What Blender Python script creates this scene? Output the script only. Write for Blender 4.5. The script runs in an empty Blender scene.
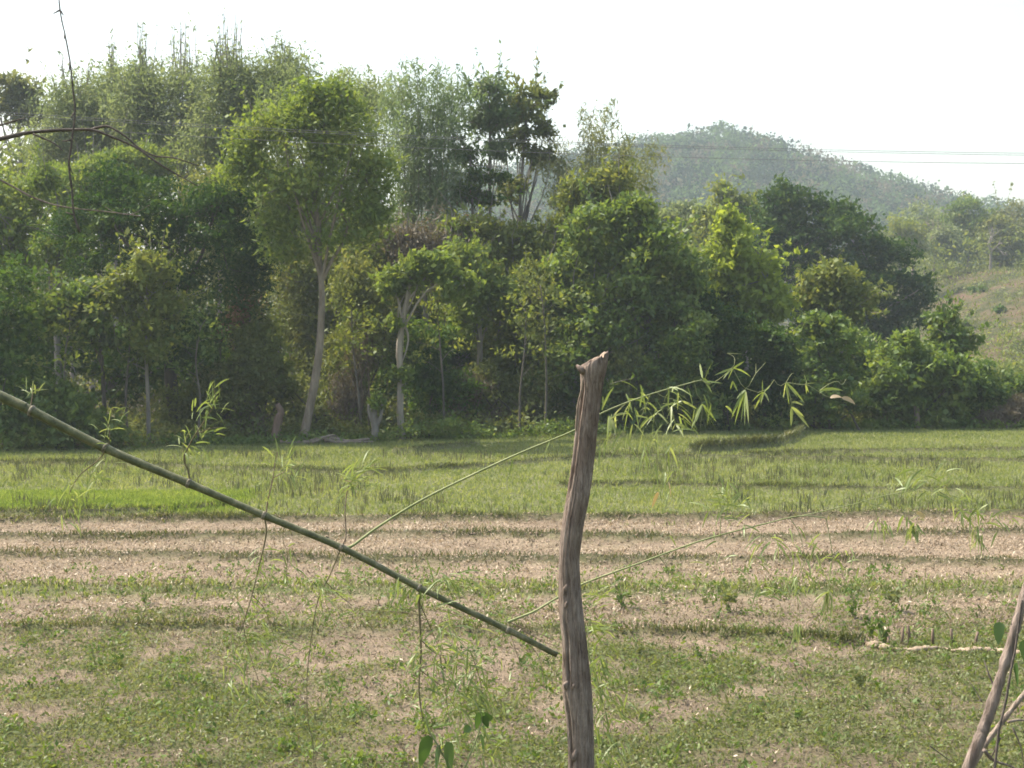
# light and air
HAZE = .00042
SUN, SKY, SUN_EL, SUN_AZ, EXPO = 4.6, .15, 54, -64, 1.05
import bpy, math, random
import numpy as np
from mathutils import Vector

PI = math.pi
R = math.radians
SC = bpy.context.scene
COL = SC.collection
RNG = np.random.default_rng(7)
random.seed(7)

# ------------------------------------------------------------------ camera
FPX = 1400.0
EYE = 4.0
PITCH = math.atan(47 / FPX)
CP, SP = math.cos(PITCH), math.sin(PITCH)

def at(px, py, Y):
    """the place in the world seen at a photo position, at Y metres out"""
    u, v = (px - 512) / FPX, (384 - py) / FPX
    d = np.array([u, CP + v * SP, -SP + v * CP])
    return np.array([0, 0, EYE]) + d * (Y / d[1])

def on_field(px, py):
    v = (384 - py) / FPX
    dz = -SP + v * CP
    return at(px, py, (CP + v * SP) * (-EYE / dz))

# ------------------------------------------------------------------ small helpers
def unit(a):
    return a / np.maximum(np.linalg.norm(a, axis=-1, keepdims=True), 1e-9)

def mesh_np(name, verts, faces, mat, parent=None, smooth=False):
    """verts (n,3), faces (m,k) all with k corners, or a list of such arrays"""
    if not isinstance(faces, (list, tuple)):
        faces = [faces]
    faces = [np.asarray(f, dtype=np.int32) for f in faces if len(f)]
    me = bpy.data.meshes.new(name)
    verts = np.asarray(verts, dtype=np.float32)
    me.vertices.add(len(verts))
    me.vertices.foreach_set('co', verts.ravel())
    loops = np.concatenate([f.ravel() for f in faces])
    tot = np.concatenate([np.full(len(f), f.shape[1], dtype=np.int32) for f in faces])
    start = np.concatenate([[0], np.cumsum(tot)[:-1]]).astype(np.int32)
    me.loops.add(len(loops))
    me.loops.foreach_set('vertex_index', loops)
    me.polygons.add(len(tot))
    me.polygons.foreach_set('loop_start', start)
    if smooth:
        me.polygons.foreach_set('use_smooth', np.ones(len(tot), dtype=bool))
    me.update(calc_edges=True)
    me.materials.append(mat)
    o = bpy.data.objects.new(name, me)
    COL.objects.link(o)
    if parent is not None:
        o.parent = parent
    return o

class Tubes:
    """collects tapered tubes"""
    def __init__(self):
        self.v, self.f, self.t, self.n = [], [], [], 0
    def add(self, pts, radii, sides=6, cap=True, rough=0.0):
        pts = np.asarray(pts, float)
        radii = np.broadcast_to(np.asarray(radii, float), (len(pts),))
        tan = unit(np.gradient(pts, axis=0))
        ref = np.array([0.31, 0.17, 0.93]) if abs(tan[0][2]) < .8 else np.array([0.93, 0.2, 0.1])
        a = unit(np.cross(tan, ref)); b = np.cross(tan, a)
        th = np.arange(sides) * 2 * PI / sides
        rr = radii[:, None] * (1 + rough * RNG.normal(size=(len(pts), sides)))
        ring = pts[:, None, :] + rr[..., None] * (np.cos(th)[None, :, None] * a[:, None, :] + np.sin(th)[None, :, None] * b[:, None, :])
        m = len(pts); base = self.n
        self.v.append(ring.reshape(-1, 3))
        i = np.arange(m - 1)[:, None]; j = np.arange(sides)[None, :]; k = (j + 1) % sides
        q = np.stack([base + i * sides + j, base + i * sides + k, base + (i + 1) * sides + k, base + (i + 1) * sides + j], -1)
        self.f.append(q.reshape(-1, 4)); self.n += m * sides
        if cap:
            for row, flip in ((0, True), (m - 1, False)):
                c = self.n
                self.v.append(pts[row][None]); self.n += 1
                jj = np.arange(sides); kk = (jj + 1) % sides
                t = np.stack([np.full(sides, c), base + row * sides + (kk if flip else jj), base + row * sides + (jj if flip else kk)], -1)
                self.t.append(t)
        return self
    def build(self, name, mat, parent=None, smooth=True):
        fs = [np.concatenate(self.f)] + ([np.concatenate(self.t)] if self.t else [])
        return mesh_np(name, np.concatenate(self.v), fs, mat, parent, smooth)

def spline(pts, n):
    """smooth curve through points (Catmull-Rom)"""
    p = np.asarray(pts, float)
    p = np.vstack([2 * p[0] - p[1], p, 2 * p[-1] - p[-2]])
    seg = len(p) - 3
    out = []
    for s in np.linspace(0, seg - 1e-6, n):
        i = int(s); t = s - i
        a, b, c, d = p[i], p[i + 1], p[i + 2], p[i + 3]
        out.append(.5 * ((2 * b) + (-a + c) * t + (2 * a - 5 * b + 4 * c - d) * t * t + (-a + 3 * b - 3 * c + d) * t ** 3))
    return np.array(out)

def tag(o, label=None, cat=None, group=None, kind=None):
    if label: o['label'] = label
    if cat: o['category'] = cat
    if group: o['group'] = group
    if kind: o['kind'] = kind
    return o

def empty(name, loc, label, cat, group=None):
    o = bpy.data.objects.new(name, None)
    o.empty_display_size = .2
    COL.objects.link(o)
    o.location = Vector([float(c) for c in loc])
    return tag(o, label, cat, group)

def vnoise(x, y, scale, seed, octaves=3):
    """value noise 0..1 in numpy"""
    tot = np.zeros_like(x, dtype=float); amp = 1.0; norm = 0
    for o in range(octaves):
        g = np.random.default_rng(seed + o * 101).random((257, 257))
        fx, fy = x / scale + 1000.3, y / scale + 1000.7
        ix, iy = np.floor(fx).astype(int), np.floor(fy).astype(int)
        tx, ty = fx - ix, fy - iy
        tx = tx * tx * (3 - 2 * tx); ty = ty * ty * (3 - 2 * ty)
        a, b, c, d = g[ix % 257, iy % 257], g[(ix + 1) % 257, iy % 257], g[ix % 257, (iy + 1) % 257], g[(ix + 1) % 257, (iy + 1) % 257]
        tot += amp * ((a * (1 - tx) + b * tx) * (1 - ty) + (c * (1 - tx) + d * tx) * ty)
        norm += amp; amp *= .5; scale *= .5
    return tot / norm

def sstep(a, b, x):
    t = np.clip((x - a) / (b - a), 0, 1)
    return t * t * (3 - 2 * t)

# ------------------------------------------------------------------ materials
def new_mat(name):
    m = bpy.data.materials.new(name); m.use_nodes = True
    nt = m.node_tree; nt.nodes.clear()
    return m, nt, nt.nodes, nt.links

def ramp(nodes, stops):
    n = nodes.new('ShaderNodeValToRGB')
    e = n.color_ramp.elements
    while len(e) < len(stops): e.new(.5)
    for k, (p, c) in zip(e, stops):
        k.position = p; k.color = (*c, 1)
    return n

def leaf_mat(name, cols, trans=.4, gloss=.05, rough=.45, hue_scale=.5, yellow=(1.28, 1.2, .62)):
    """thin leaf: diffuse, light shining through, slight sheen; each leaf has its own tint"""
    m, nt, N, L = new_mat(name)
    geo = N.new('ShaderNodeNewGeometry')
    tc = N.new('ShaderNodeTexCoord')
    nz = N.new('ShaderNodeTexNoise'); nz.inputs['Scale'].default_value = hue_scale; nz.inputs['Detail'].default_value = 2
    L.new(tc.outputs['Object'], nz.inputs['Vector'])
    mix = N.new('ShaderNodeMath'); mix.operation = 'MULTIPLY_ADD'
    mix.inputs[1].default_value = .55
    L.new(geo.outputs['Random Per Island'], mix.inputs[0])
    sub = N.new('ShaderNodeMath'); sub.operation = 'MULTIPLY_ADD'
    sub.inputs[1].default_value = 1.3; sub.inputs[2].default_value = -.42
    L.new(nz.outputs['Fac'], sub.inputs[0]); L.new(sub.outputs[0], mix.inputs[2])
    k = len(cols)
    rp = ramp(N, [(i / (k - 1), c) for i, c in enumerate(cols)])
    L.new(mix.outputs[0], rp.inputs['Fac'])
    df = N.new('ShaderNodeBsdfDiffuse'); L.new(rp.outputs['Color'], df.inputs['Color'])
    mul = N.new('ShaderNodeMix'); mul.data_type = 'RGBA'; mul.blend_type = 'MULTIPLY'; mul.inputs['Factor'].default_value = 1
    L.new(rp.outputs['Color'], mul.inputs[6]); mul.inputs[7].default_value = (*yellow, 1)
    tr = N.new('ShaderNodeBsdfTranslucent'); L.new(mul.outputs[2], tr.inputs['Color'])
    mx = N.new('ShaderNodeMixShader'); mx.inputs[0].default_value = trans
    L.new(df.outputs[0], mx.inputs[1]); L.new(tr.outputs[0], mx.inputs[2])
    gl = N.new('ShaderNodeBsdfGlossy'); gl.inputs['Roughness'].default_value = rough
    gl.inputs['Color'].default_value = (.9, .95, .9, 1)
    m2 = N.new('ShaderNodeMixShader'); m2.inputs[0].default_value = gloss
    L.new(mx.outputs[0], m2.inputs[1]); L.new(gl.outputs[0], m2.inputs[2])
    out = N.new('ShaderNodeOutputMaterial'); L.new(m2.outputs[0], out.inputs['Surface'])
    return m

def bark_mat(name, c0, c1, scale=4.0, stretch=.25, bump=.4, rough=.9):
    m, nt, N, L = new_mat(name)
    tc = N.new('ShaderNodeTexCoord'); mp = N.new('ShaderNodeMapping'); mp.inputs['Scale'].default_value = (1, 1, stretch)
    L.new(tc.outputs['Object'], mp.inputs['Vector'])
    nz = N.new('ShaderNodeTexNoise'); nz.inputs['Scale'].default_value = scale; nz.inputs['Detail'].default_value = 6; nz.inputs['Roughness'].default_value = .65
    L.new(mp.outputs[0], nz.inputs['Vector'])
    rp = ramp(N, [(.3, c0), (.7, c1)]); L.new(nz.outputs['Fac'], rp.inputs['Fac'])
    bs = N.new('ShaderNodeBsdfPrincipled'); bs.inputs['Roughness'].default_value = rough
    bs.inputs['Specular IOR Level'].default_value = .2
    L.new(rp.outputs['Color'], bs.inputs['Base Color'])
    bp = N.new('ShaderNodeBump'); bp.inputs['Strength'].default_value = bump; bp.inputs['Distance'].default_value = .02
    L.new(nz.outputs['Fac'], bp.inputs['Height']); L.new(bp.outputs[0], bs.inputs['Normal'])
    out = N.new('ShaderNodeOutputMaterial'); L.new(bs.outputs[0], out.inputs['Surface'])
    return m

LM = {
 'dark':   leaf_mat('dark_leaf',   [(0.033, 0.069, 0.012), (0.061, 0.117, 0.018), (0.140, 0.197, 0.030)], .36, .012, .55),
 'mid':    leaf_mat('green_leaf',  [(0.053, 0.097, 0.019), (0.102, 0.164, 0.034), (0.198, 0.235, 0.055)], .45, .02, .5),
 'bright': leaf_mat('bright_leaf', [(0.069, 0.116, 0.024), (0.125, 0.189, 0.040), (0.213, 0.255, 0.066)], .50, .02, .5),
 'yellow': leaf_mat('yellow_green_leaf', [(0.085, 0.136, 0.028), (0.151, 0.211, 0.045), (0.242, 0.284, 0.076)], .50, .015, .5),
 'olive':  leaf_mat('olive_leaf',  [(0.079, 0.113, 0.026), (0.145, 0.184, 0.041), (0.240, 0.251, 0.067)], .48, .015, .5),
 'dull':   leaf_mat('dull_leaf',   [(0.077, 0.099, 0.031), (0.134, 0.164, 0.050), (0.236, 0.236, 0.082)], .42, .012, .5),
 'pale':   leaf_mat('pale_leaf',   [(0.126, 0.168, 0.069), (0.184, 0.223, 0.092), (0.257, 0.278, 0.131)], .52, .012, .5, .5, (1.1, 1.1, .8)),
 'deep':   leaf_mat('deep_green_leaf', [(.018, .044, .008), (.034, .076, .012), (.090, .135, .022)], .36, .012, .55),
 'lime':   leaf_mat('lime_leaf', [(.165, .225, .034), (.240, .310, .050), (.320, .375, .080)], .58, .02, .5),
 'hilldark': leaf_mat('hill_dark_leaf', [(.012, .032, .013), (.024, .052, .020), (.045, .080, .028)], .3, .0, .5, .05, (1.1, 1.1, .8)),
 'hillmid': leaf_mat('hill_green_leaf', [(.050, .095, .028), (.080, .135, .040), (.120, .175, .055)], .3, .0, .5, .05, (1.1, 1.1, .8)),
 'hilldry': leaf_mat('hill_dry_leaf', [(.085, .080, .045), (.115, .105, .060), (.15, .13, .08)], .3, .0, .5, .05, (1.1, 1.1, .8)),
 'bamboo': leaf_mat('far_bamboo_leaf', [(0.100, 0.153, 0.069), (0.153, 0.209, 0.092), (0.217, 0.253, 0.124)], .54, .012, .5, .5, (1.1, 1.1, .8)),
 'dry':    leaf_mat('dry_leaf',    [(0.110, 0.070, 0.045), (0.160, 0.100, 0.060), (0.200, 0.140, 0.090)], .40, .012, .5),
 'twig':   leaf_mat('dry_twig_leaf', [(0.105, 0.086, 0.062), (0.150, 0.125, 0.088), (0.190, 0.160, 0.115)], .25, .012, .5),
 'grey':   leaf_mat('grey_leaf',   [(0.109, 0.131, 0.060), (0.157, 0.179, 0.081), (0.218, 0.224, 0.113)], .50, .012, .5),
}
BK = {
 'pale': bark_mat('pale_bark', (.12, .096, .072), (.27, .222, .17), 6),
 'paler': bark_mat('light_bark', (.19, .16, .125), (.36, .31, .25), 6),
 'grey': bark_mat('grey_bark', (.13, .115, .095), (.26, .23, .195)),
 'dark': bark_mat('dark_bark', (.05, .042, .034), (.11, .092, .075)),
 'red':  bark_mat('reddish_bark', (.11, .075, .055), (.22, .15, .115)),
 'cane': bark_mat('far_cane', (.10, .11, .05), (.20, .19, .10), 2.0),
 'straw': bark_mat('dry_stick', (.30, .23, .16), (.48, .40, .30), 8),
 'drybrown': bark_mat('dead_twig', (.10, .07, .05), (.22, .16, .12), 8),
}

# ------------------------------------------------------------------ terrain
BUNDS = [   # photo polyline, height, half width, weight of its grass
 ([(690, 454), (740, 450.5), (775, 447), (795, 440), (803, 434)], .30, .15, 1.6),
 ([(592, 449), (606, 444), (622, 436)], .16, .18, 1.0),
 ([(395, 453), (430, 450.5), (475, 446)], .22, .22, 1.2),
 ([(374, 476), (430, 471), (483, 468), (560, 461.5), (640, 459), (800, 460), (1060, 464)], .16, .18, 1.0),
 ([(740, 457), (800, 455), (880, 452.5), (1060, 451)], .15, .18, 1.0),
 ([(-60, 464), (60, 465), (150, 467), (270, 472), (374, 476)], .15, .18, 1.0),
 ([(560, 489), (640, 487), (740, 489), (860, 491), (1080, 491)], .13, .17, 1.0),
 ([(-80, 516), (60, 516.5), (190, 511), (230, 508)], .15, .18, 1.0),
 ([(-80, 525), (150, 524), (300, 523), (560, 521), (700, 520), (1090, 514)], .15, .18, 1.0),
 ([(-80, 541), (100, 541), (200, 540), (380, 538), (560, 538), (700, 541), (830, 538), (1090, 533)], .13, .25, 1.0),
 ([(-90, 557), (150, 559), (300, 563), (560, 563), (740, 562), (850, 563), (980, 566), (1090, 568)], .13, .28, .9),
 ([(-90, 588), (150, 589), (300, 591), (560, 593), (800, 592), (1100, 590)], .06, .42, .5),
 ([(-100, 631), (150, 629), (300, 632), (560, 634), (700, 637), (790, 641), (862, 646)], .10, .12, .7),
]
BUNDS_W = [([on_field(*p)[:2] for p in pl], h, w, k) for pl, h, w, k in BUNDS]
BUNDS_W = [(spline(np.array(pl), 40), h, w, k) for pl, h, w, k in BUNDS_W]

def bund_field(x, y):
    """height added by the earth bunds and how much of a bund a place is"""
    hh = np.zeros_like(x); bb = np.zeros_like(x)
    for pl, h, w, k in BUNDS_W:
        lo, hi = pl.min(0) - 3 * w, pl.max(0) + 3 * w
        sel = np.where((x > lo[0]) & (x < hi[0]) & (y > lo[1]) & (y < hi[1]))[0]
        if not len(sel): continue
        px, py = x[sel], y[sel]
        best = np.full(len(sel), 1e9)
        for a, b in zip(pl[:-1], pl[1:]):
            d = b - a; l2 = d @ d + 1e-9
            t = np.clip(((px - a[0]) * d[0] + (py - a[1]) * d[1]) / l2, 0, 1)
            best = np.minimum(best, np.hypot(px - a[0] - t * d[0], py - a[1] - t * d[1]))
        g = np.exp(-(best / w) ** 2.0 * 1.2) * (.75 + .5 * vnoise(px, py, .9, 5, 2))
        hh[sel] = np.maximum(hh[sel], h * g); bb[sel] = np.maximum(bb[sel], np.minimum(g, 1))
    return hh, bb

def line_y(x):
    """where the trees begin"""
    return np.interp(x, [-40, -18, -8, 3, 9, 22, 40], [48, 49.6, 52.8, 57, 60, 61.5, 62])

def ground_z(x, y):
    x = np.asarray(x, float); y = np.asarray(y, float)
    z = 2.2 * (1 - sstep(4.6, 9.4, y + .25 * np.sin(x * .8)))
    z = z + .10 * (vnoise(x, y, 7, 21) - .5) * sstep(9, 14, y)
    z = z + .8 * sstep(0, 25, y - line_y(x) - 3) * vnoise(x, y, 14, 22)
    return z

def hillside_z(x, y):
    x = np.asarray(x, float); y = np.asarray(y, float)
    k = sstep(22, 62, x - (y - 100) * .08)
    h = 15.6 * sstep(92, 216, y) * (1 - .25 * sstep(235, 330, y))
    return k * h + 1.2 * (vnoise(x, y, 26, 31) - .5) * sstep(0, 3, k * h) - 1.0

HILL_PX = [-800, -200, 250, 400, 540, 600, 640, 690, 720, 750, 780, 800, 850, 900, 950, 1024, 1200, 1600, 2200]
HILL_PY = [330, 300, 235, 212, 192, 180, 172, 163, 161, 164, 172, 182, 200, 214, 227, 244, 272, 310, 335]
def hill_z(x, y):
    x = np.asarray(x, float); y = np.asarray(y, float)
    px = 512 + FPX * x / np.maximum(y, 200)
    py = np.interp(px, HILL_PX, HILL_PY)
    crest = EYE + (337 - py) / FPX * 600
    s = sstep(230, 600, y) * (1 - .7 * sstep(640, 1100, y))
    return crest * s + 7 * (vnoise(x, y, 90, 41) - .5) * s - 1.5 * (1 - s)

def axis(fine0, fine1, step, lo, hi, grow=1.12):
    a = list(np.arange(fine0, fine1 + step / 2, step))
    s = step
    while a[-1] < hi: s *= grow; a.append(a[-1] + s)
    s = step
    while a[0] > lo: s *= grow; a.insert(0, a[0] - s)
    return np.clip(np.array(a), lo, hi)

def grid_sheet(name, xs, ys, zf, mat):
    X, Y = np.meshgrid(xs, ys)
    x, y = X.ravel(), Y.ravel()
    v = np.stack([x, y, zf(x, y)], 1)
    nx, ny = len(xs), len(ys)
    i = np.arange(ny - 1)[:, None] * nx + np.arange(nx - 1)[None, :]
    f = np.stack([i, i + 1, i + nx + 1, i + nx], -1).reshape(-1, 4)
    o = mesh_np(name, v, f, mat, smooth=True)
    return o, x, y

def green_amount(x, y):
    """how green the field is at a place, 0..1"""
    yg = np.interp(x, [-12, 0, 12], [30.0, 30.6, 31.4])
    far = sstep(-.3, .4, y - yg)
    n1 = vnoise(x, y, 1.6, 61, 4); n2 = vnoise(x, y, 5, 67, 2)
    far = far * (.98 + .3 * (n1 - .5) + .25 * (n2 - .5))
    n4 = vnoise(x, y, .7, 71, 3)
    near = (1 - .85 * sstep(17.5, 21.5, y + 1.6 * (n2 - .5) * 2)) * np.clip(.43 + (.40 * n1 + .44 * n4 + .16 * n2 - .5) * 5.0 + .22 * (1 - sstep(13.0, 17, y)), 0, 1)
    band = (1 - sstep(.35, 1.15, np.abs(y - 22.15 - .3 * (n2 - .5)))) * .85 + (1 - sstep(18.5, 21.5, y)) * 0
    mid = .12 * (n1 > .55)
    brt = sstep(.0, .5, 34.6 - y) * sstep(.0, .5, y - 31) * sstep(-1, 1, -5.8 - x) * .3
    return np.clip(np.maximum(np.maximum(far + brt, near * (y < 23) * (1 - sstep(21.5, 22.5, y))), np.maximum(band * (.6 + .8 * (n1 - .3)), mid)), 0, 1)

def ground_material():
    m, nt, N, L = new_mat('field_soil')
    at_ = N.new('ShaderNodeAttribute'); at_.attribute_name = 'cover'
    sep = N.new('ShaderNodeSeparateColor'); L.new(at_.outputs['Color'], sep.inputs[0])
    tc = N.new('ShaderNodeTexCoord')
    def noise(sc, det=5, ro=.6, scale3=None):
        n = N.new('ShaderNodeTexNoise'); n.inputs['Scale'].default_value = sc; n.inputs['Detail'].default_value = det; n.inputs['Roughness'].default_value = ro
        if scale3:
            mp = N.new('ShaderNodeMapping'); mp.inputs['Scale'].default_value = scale3
            L.new(tc.outputs['Object'], mp.inputs['Vector']); L.new(mp.outputs[0], n.inputs['Vector'])
        else:
            L.new(tc.outputs['Object'], n.inputs['Vector'])
        return n
    nf = noise(14, 10, .78); nm = noise(.9, 6, .7); ns = noise(34, 8, .75, (.55, 1, 1))
    soil = ramp(N, [(.30, (.075, .055, .037)), (.5, (.19, .144, .098)), (.68, (.31, .238, .168))]); L.new(nf.outputs['Fac'], soil.inputs['Fac'])
    straw = ramp(N, [(.34, (.17, .126, .087)), (.46, (.34, .262, .183)), (.62, (.50, .39, .275))]); L.new(ns.outputs['Fac'], straw.inputs['Fac'])
    def mixc(fac, a, b):
        n = N.new('ShaderNodeMix'); n.data_type = 'RGBA'
        if hasattr(fac, 'is_output'): L.new(fac, n.inputs['Factor'])
        else: n.inputs['Factor'].default_value = fac
        for s, k in ((a, 6), (b, 7)):
            L.new(s, n.inputs[k])
        return n.outputs[2]
    sm = N.new('ShaderNodeMath'); sm.operation = 'MULTIPLY_ADD'; sm.inputs[1].default_value = 2.2; sm.inputs[2].default_value = -.6
    L.new(nm.outputs['Fac'], sm.inputs[0]); sm.use_clamp = True
    sm2 = N.new('ShaderNodeMath'); sm2.operation = 'MULTIPLY'; L.new(sm.outputs[0], sm2.inputs[0]); L.new(sep.outputs['Blue'], sm2.inputs[1])
    base = mixc(sm2.outputs[0], soil.outputs['Color'], straw.outputs['Color'])
    gr = ramp(N, [(.3, (.085, .10, .036)), (.55, (.14, .165, .060)), (.75, (.22, .235, .105))])
    ng = noise(7, 6, .7); L.new(ng.outputs['Fac'], gr.inputs['Fac'])
    gf = N.new('ShaderNodeMath'); gf.operation = 'MULTIPLY_ADD'; gf.inputs[1].default_value = 1.5; gf.inputs[2].default_value = -.75
    n3 = noise(5, 5, .7); L.new(n3.outputs['Fac'], gf.inputs[0])
    ga = N.new('ShaderNodeMath'); ga.operation = 'ADD'; ga.use_clamp = True
    L.new(gf.outputs[0], ga.inputs[0]); L.new(sep.outputs['Red'], ga.inputs[1])
    gm = N.new('ShaderNodeMath'); gm.operation = 'MULTIPLY'; gm.use_clamp = True; gm.inputs[1].default_value = .85
    L.new(ga.outputs[0], gm.inputs[0])
    c1 = mixc(gm.outputs[0], base, gr.outputs['Color'])
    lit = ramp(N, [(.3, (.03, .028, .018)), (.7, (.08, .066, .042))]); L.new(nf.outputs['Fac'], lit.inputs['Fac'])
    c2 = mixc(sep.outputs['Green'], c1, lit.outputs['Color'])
    bs = N.new('ShaderNodeBsdfPrincipled'); bs.inputs['Roughness'].default_value = .95; bs.inputs['Specular IOR Level'].default_value = .1
    L.new(c2, bs.inputs['Base Color'])
    bp = N.new('ShaderNodeBump'); bp.inputs['Strength'].default_value = 1; bp.inputs['Distance'].default_value = .09
    L.new(nf.outputs['Fac'], bp.inputs['Height']); L.new(bp.outputs[0], bs.inputs['Normal'])
    out = N.new('ShaderNodeOutputMaterial'); L.new(bs.outputs[0], out.inputs['Surface'])
    return m

xs = axis(-26, 26, .2, -2400, 2400)
ys = axis(8, 66, .14, -300, 2400)
bcache = {}
def gz_full(x, y):
    h, b = bund_field(x, y); bcache['b'] = b
    fld = sstep(10, 13, y) * (1 - sstep(-1, 3, y - line_y(x)))
    clod = (.008 + .010 * (1 - green_amount(x, y))) * RNG.normal(size=len(x)) * fld * (np.abs(x) < 27)
    return ground_z(x, y) + h + clod
ground, gx, gy = grid_sheet('ground', xs, ys, gz_full, ground_material())
tag(ground, kind='structure')
cov = np.zeros((len(gx), 4), np.float32); cov[:, 3] = 1
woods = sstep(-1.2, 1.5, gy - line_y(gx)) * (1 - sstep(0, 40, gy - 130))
bnk = 1 - sstep(8, 11, gy)
cov[:, 0] = np.clip(green_amount(gx, gy) + .75 * bcache['b'] + bnk * .8, 0, 1)
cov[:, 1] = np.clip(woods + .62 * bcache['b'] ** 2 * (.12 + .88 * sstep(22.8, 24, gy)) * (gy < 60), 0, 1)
cov[:, 2] = np.clip(sstep(12, 17, gy) * (1 - sstep(29, 31, gy)) + .25, 0, 1)
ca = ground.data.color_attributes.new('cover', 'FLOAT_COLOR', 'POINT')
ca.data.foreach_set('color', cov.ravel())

def slope_material(name, stops, sc):
    m, nt, N, L = new_mat(name)
    tc = N.new('ShaderNodeTexCoord')
    nz = N.new('ShaderNodeTexNoise'); nz.inputs['Scale'].default_value = sc; nz.inputs['Detail'].default_value = 8; nz.inputs['Roughness'].default_value = .65
    L.new(tc.outputs['Object'], nz.inputs['Vector'])
    rp = ramp(N, stops); L.new(nz.outputs['Fac'], rp.inputs['Fac'])
    bs = N.new('ShaderNodeBsdfPrincipled'); bs.inputs['Roughness'].default_value = 1; bs.inputs['Specular IOR Level'].default_value = .05
    L.new(rp.outputs['Color'], bs.inputs['Base Color'])
    out = N.new('ShaderNodeOutputMaterial'); L.new(bs.outputs[0], out.inputs['Surface'])
    return m

hs, _, _ = grid_sheet('hillside', np.arange(10, 240, 2.0), np.arange(86, 360, 2.0), hillside_z,
    slope_material('clearing_earth', [(.36, (.022, .030, .011)), (.47, (.050, .052, .024)), (.55, (.085, .068, .040)), (.64, (.10, .066, .046))], .13))
tag(hs, kind='structure')
hl, _, _ = grid_sheet('hill', np.arange(-900, 1300, 14.0), np.arange(225, 1300, 12.0), hill_z,
    slope_material('hill_earth', [(.3, (.05, .06, .025)), (.7, (.12, .11, .06))], .03))
tag(hl, kind='structure')

def surface_z(x, y):
    z = float(ground_z(np.array([x]), np.array([y]))[0])
    if y > 86: z = max(z, float(hillside_z(np.array([x]), np.array([y]))[0]))
    return z

# ------------------------------------------------------------------ leaves and trees
def leaf_quads(rng, c, L, W, droop=.35, flat=.6, spread=.48):
    """pointed leaves at the given places: (n*4,3), (n,4)"""
    n = len(c)
    d = rng.normal(size=(n, 3)); d = unit(d); d[:, 2] -= droop; d = unit(d)
    s = np.cross(d, np.array([0, 0, 1.0])) * flat + rng.normal(size=(n, 3)) * (1.1 - flat)
    s = unit(s - d * (s * d).sum(1, keepdims=True))
    l = (L * (1 + spread * rng.normal(size=n)).clip(.35, 2.1))[:, None]
    w = (W * (1 + spread * rng.normal(size=n)).clip(.35, 2.1))[:, None]
    b = c - d * l * .5
    v = np.stack([b, b + d * l * .45 + s * w * .5, b + d * l, b + d * l * .45 - s * w * .5], 1)
    f = np.arange(n * 4).reshape(n, 4)
    return v.reshape(-1, 3), f

def px_lobes(lobes, Y, deep=1.0):
    out = []
    for l in lobes:
        px, py, rx, ry = l[:4]
        yy = Y + (l[4] if len(l) > 4 else 0)
        s = yy / FPX
        c = at(px, py, yy)
        out.append((c, np.array([rx * s, (rx + ry) * .5 * s * deep, ry * s])))
    return out

def clumps(rng, lobes, n, shell=.45, rough=.22, kids=13, inner=.25):
    """places of leaf clumps: each lobe swells into smaller billows of uneven size"""
    sub = []
    for c, r in lobes:
        d = unit(rng.normal(size=(kids, 3)) * np.array([1, .9, 1]) + np.array([0, -.15, .25]))
        k = rng.uniform(.62, 1.0 + rough * .6, kids)
        for dd, kk in zip(d, k):
            s = rng.uniform(.26, .58)
            sub.append((c + dd * r * kk * (1.02 - s * .75), r * s * np.array([1, 1, .82])))
        sub += [(c, r * .62), (c, r * .8)]
    vol = np.array([(r[0] * r[2]) ** .9 + .01 for c, r in sub]); vol /= vol.sum()
    which = rng.choice(len(sub), size=n, p=vol)
    C = np.array([c for c, r in sub])[which]; RR = np.array([r for c, r in sub])[which]
    d = unit(rng.normal(size=(n, 3)) + np.array([0, 0, .25]))
    rad = rng.random(n) ** (shell * .6) * (1 - rough * .6 + 1.2 * rough * rng.random(n))
    return C + d * RR * rad[:, None], C

def limbs(T, rng, start, targets, r0, sides=5):
    for t in targets:
        mid = start + (t - start) * .5 + rng.normal(size=3) * .10 * np.linalg.norm(t - start)
        mid[2] += .06 * np.linalg.norm(t - start)
        T.add(spline([start, mid, t], 7), np.linspace(r0, r0 * .18, 7), sides, cap=False)

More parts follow.
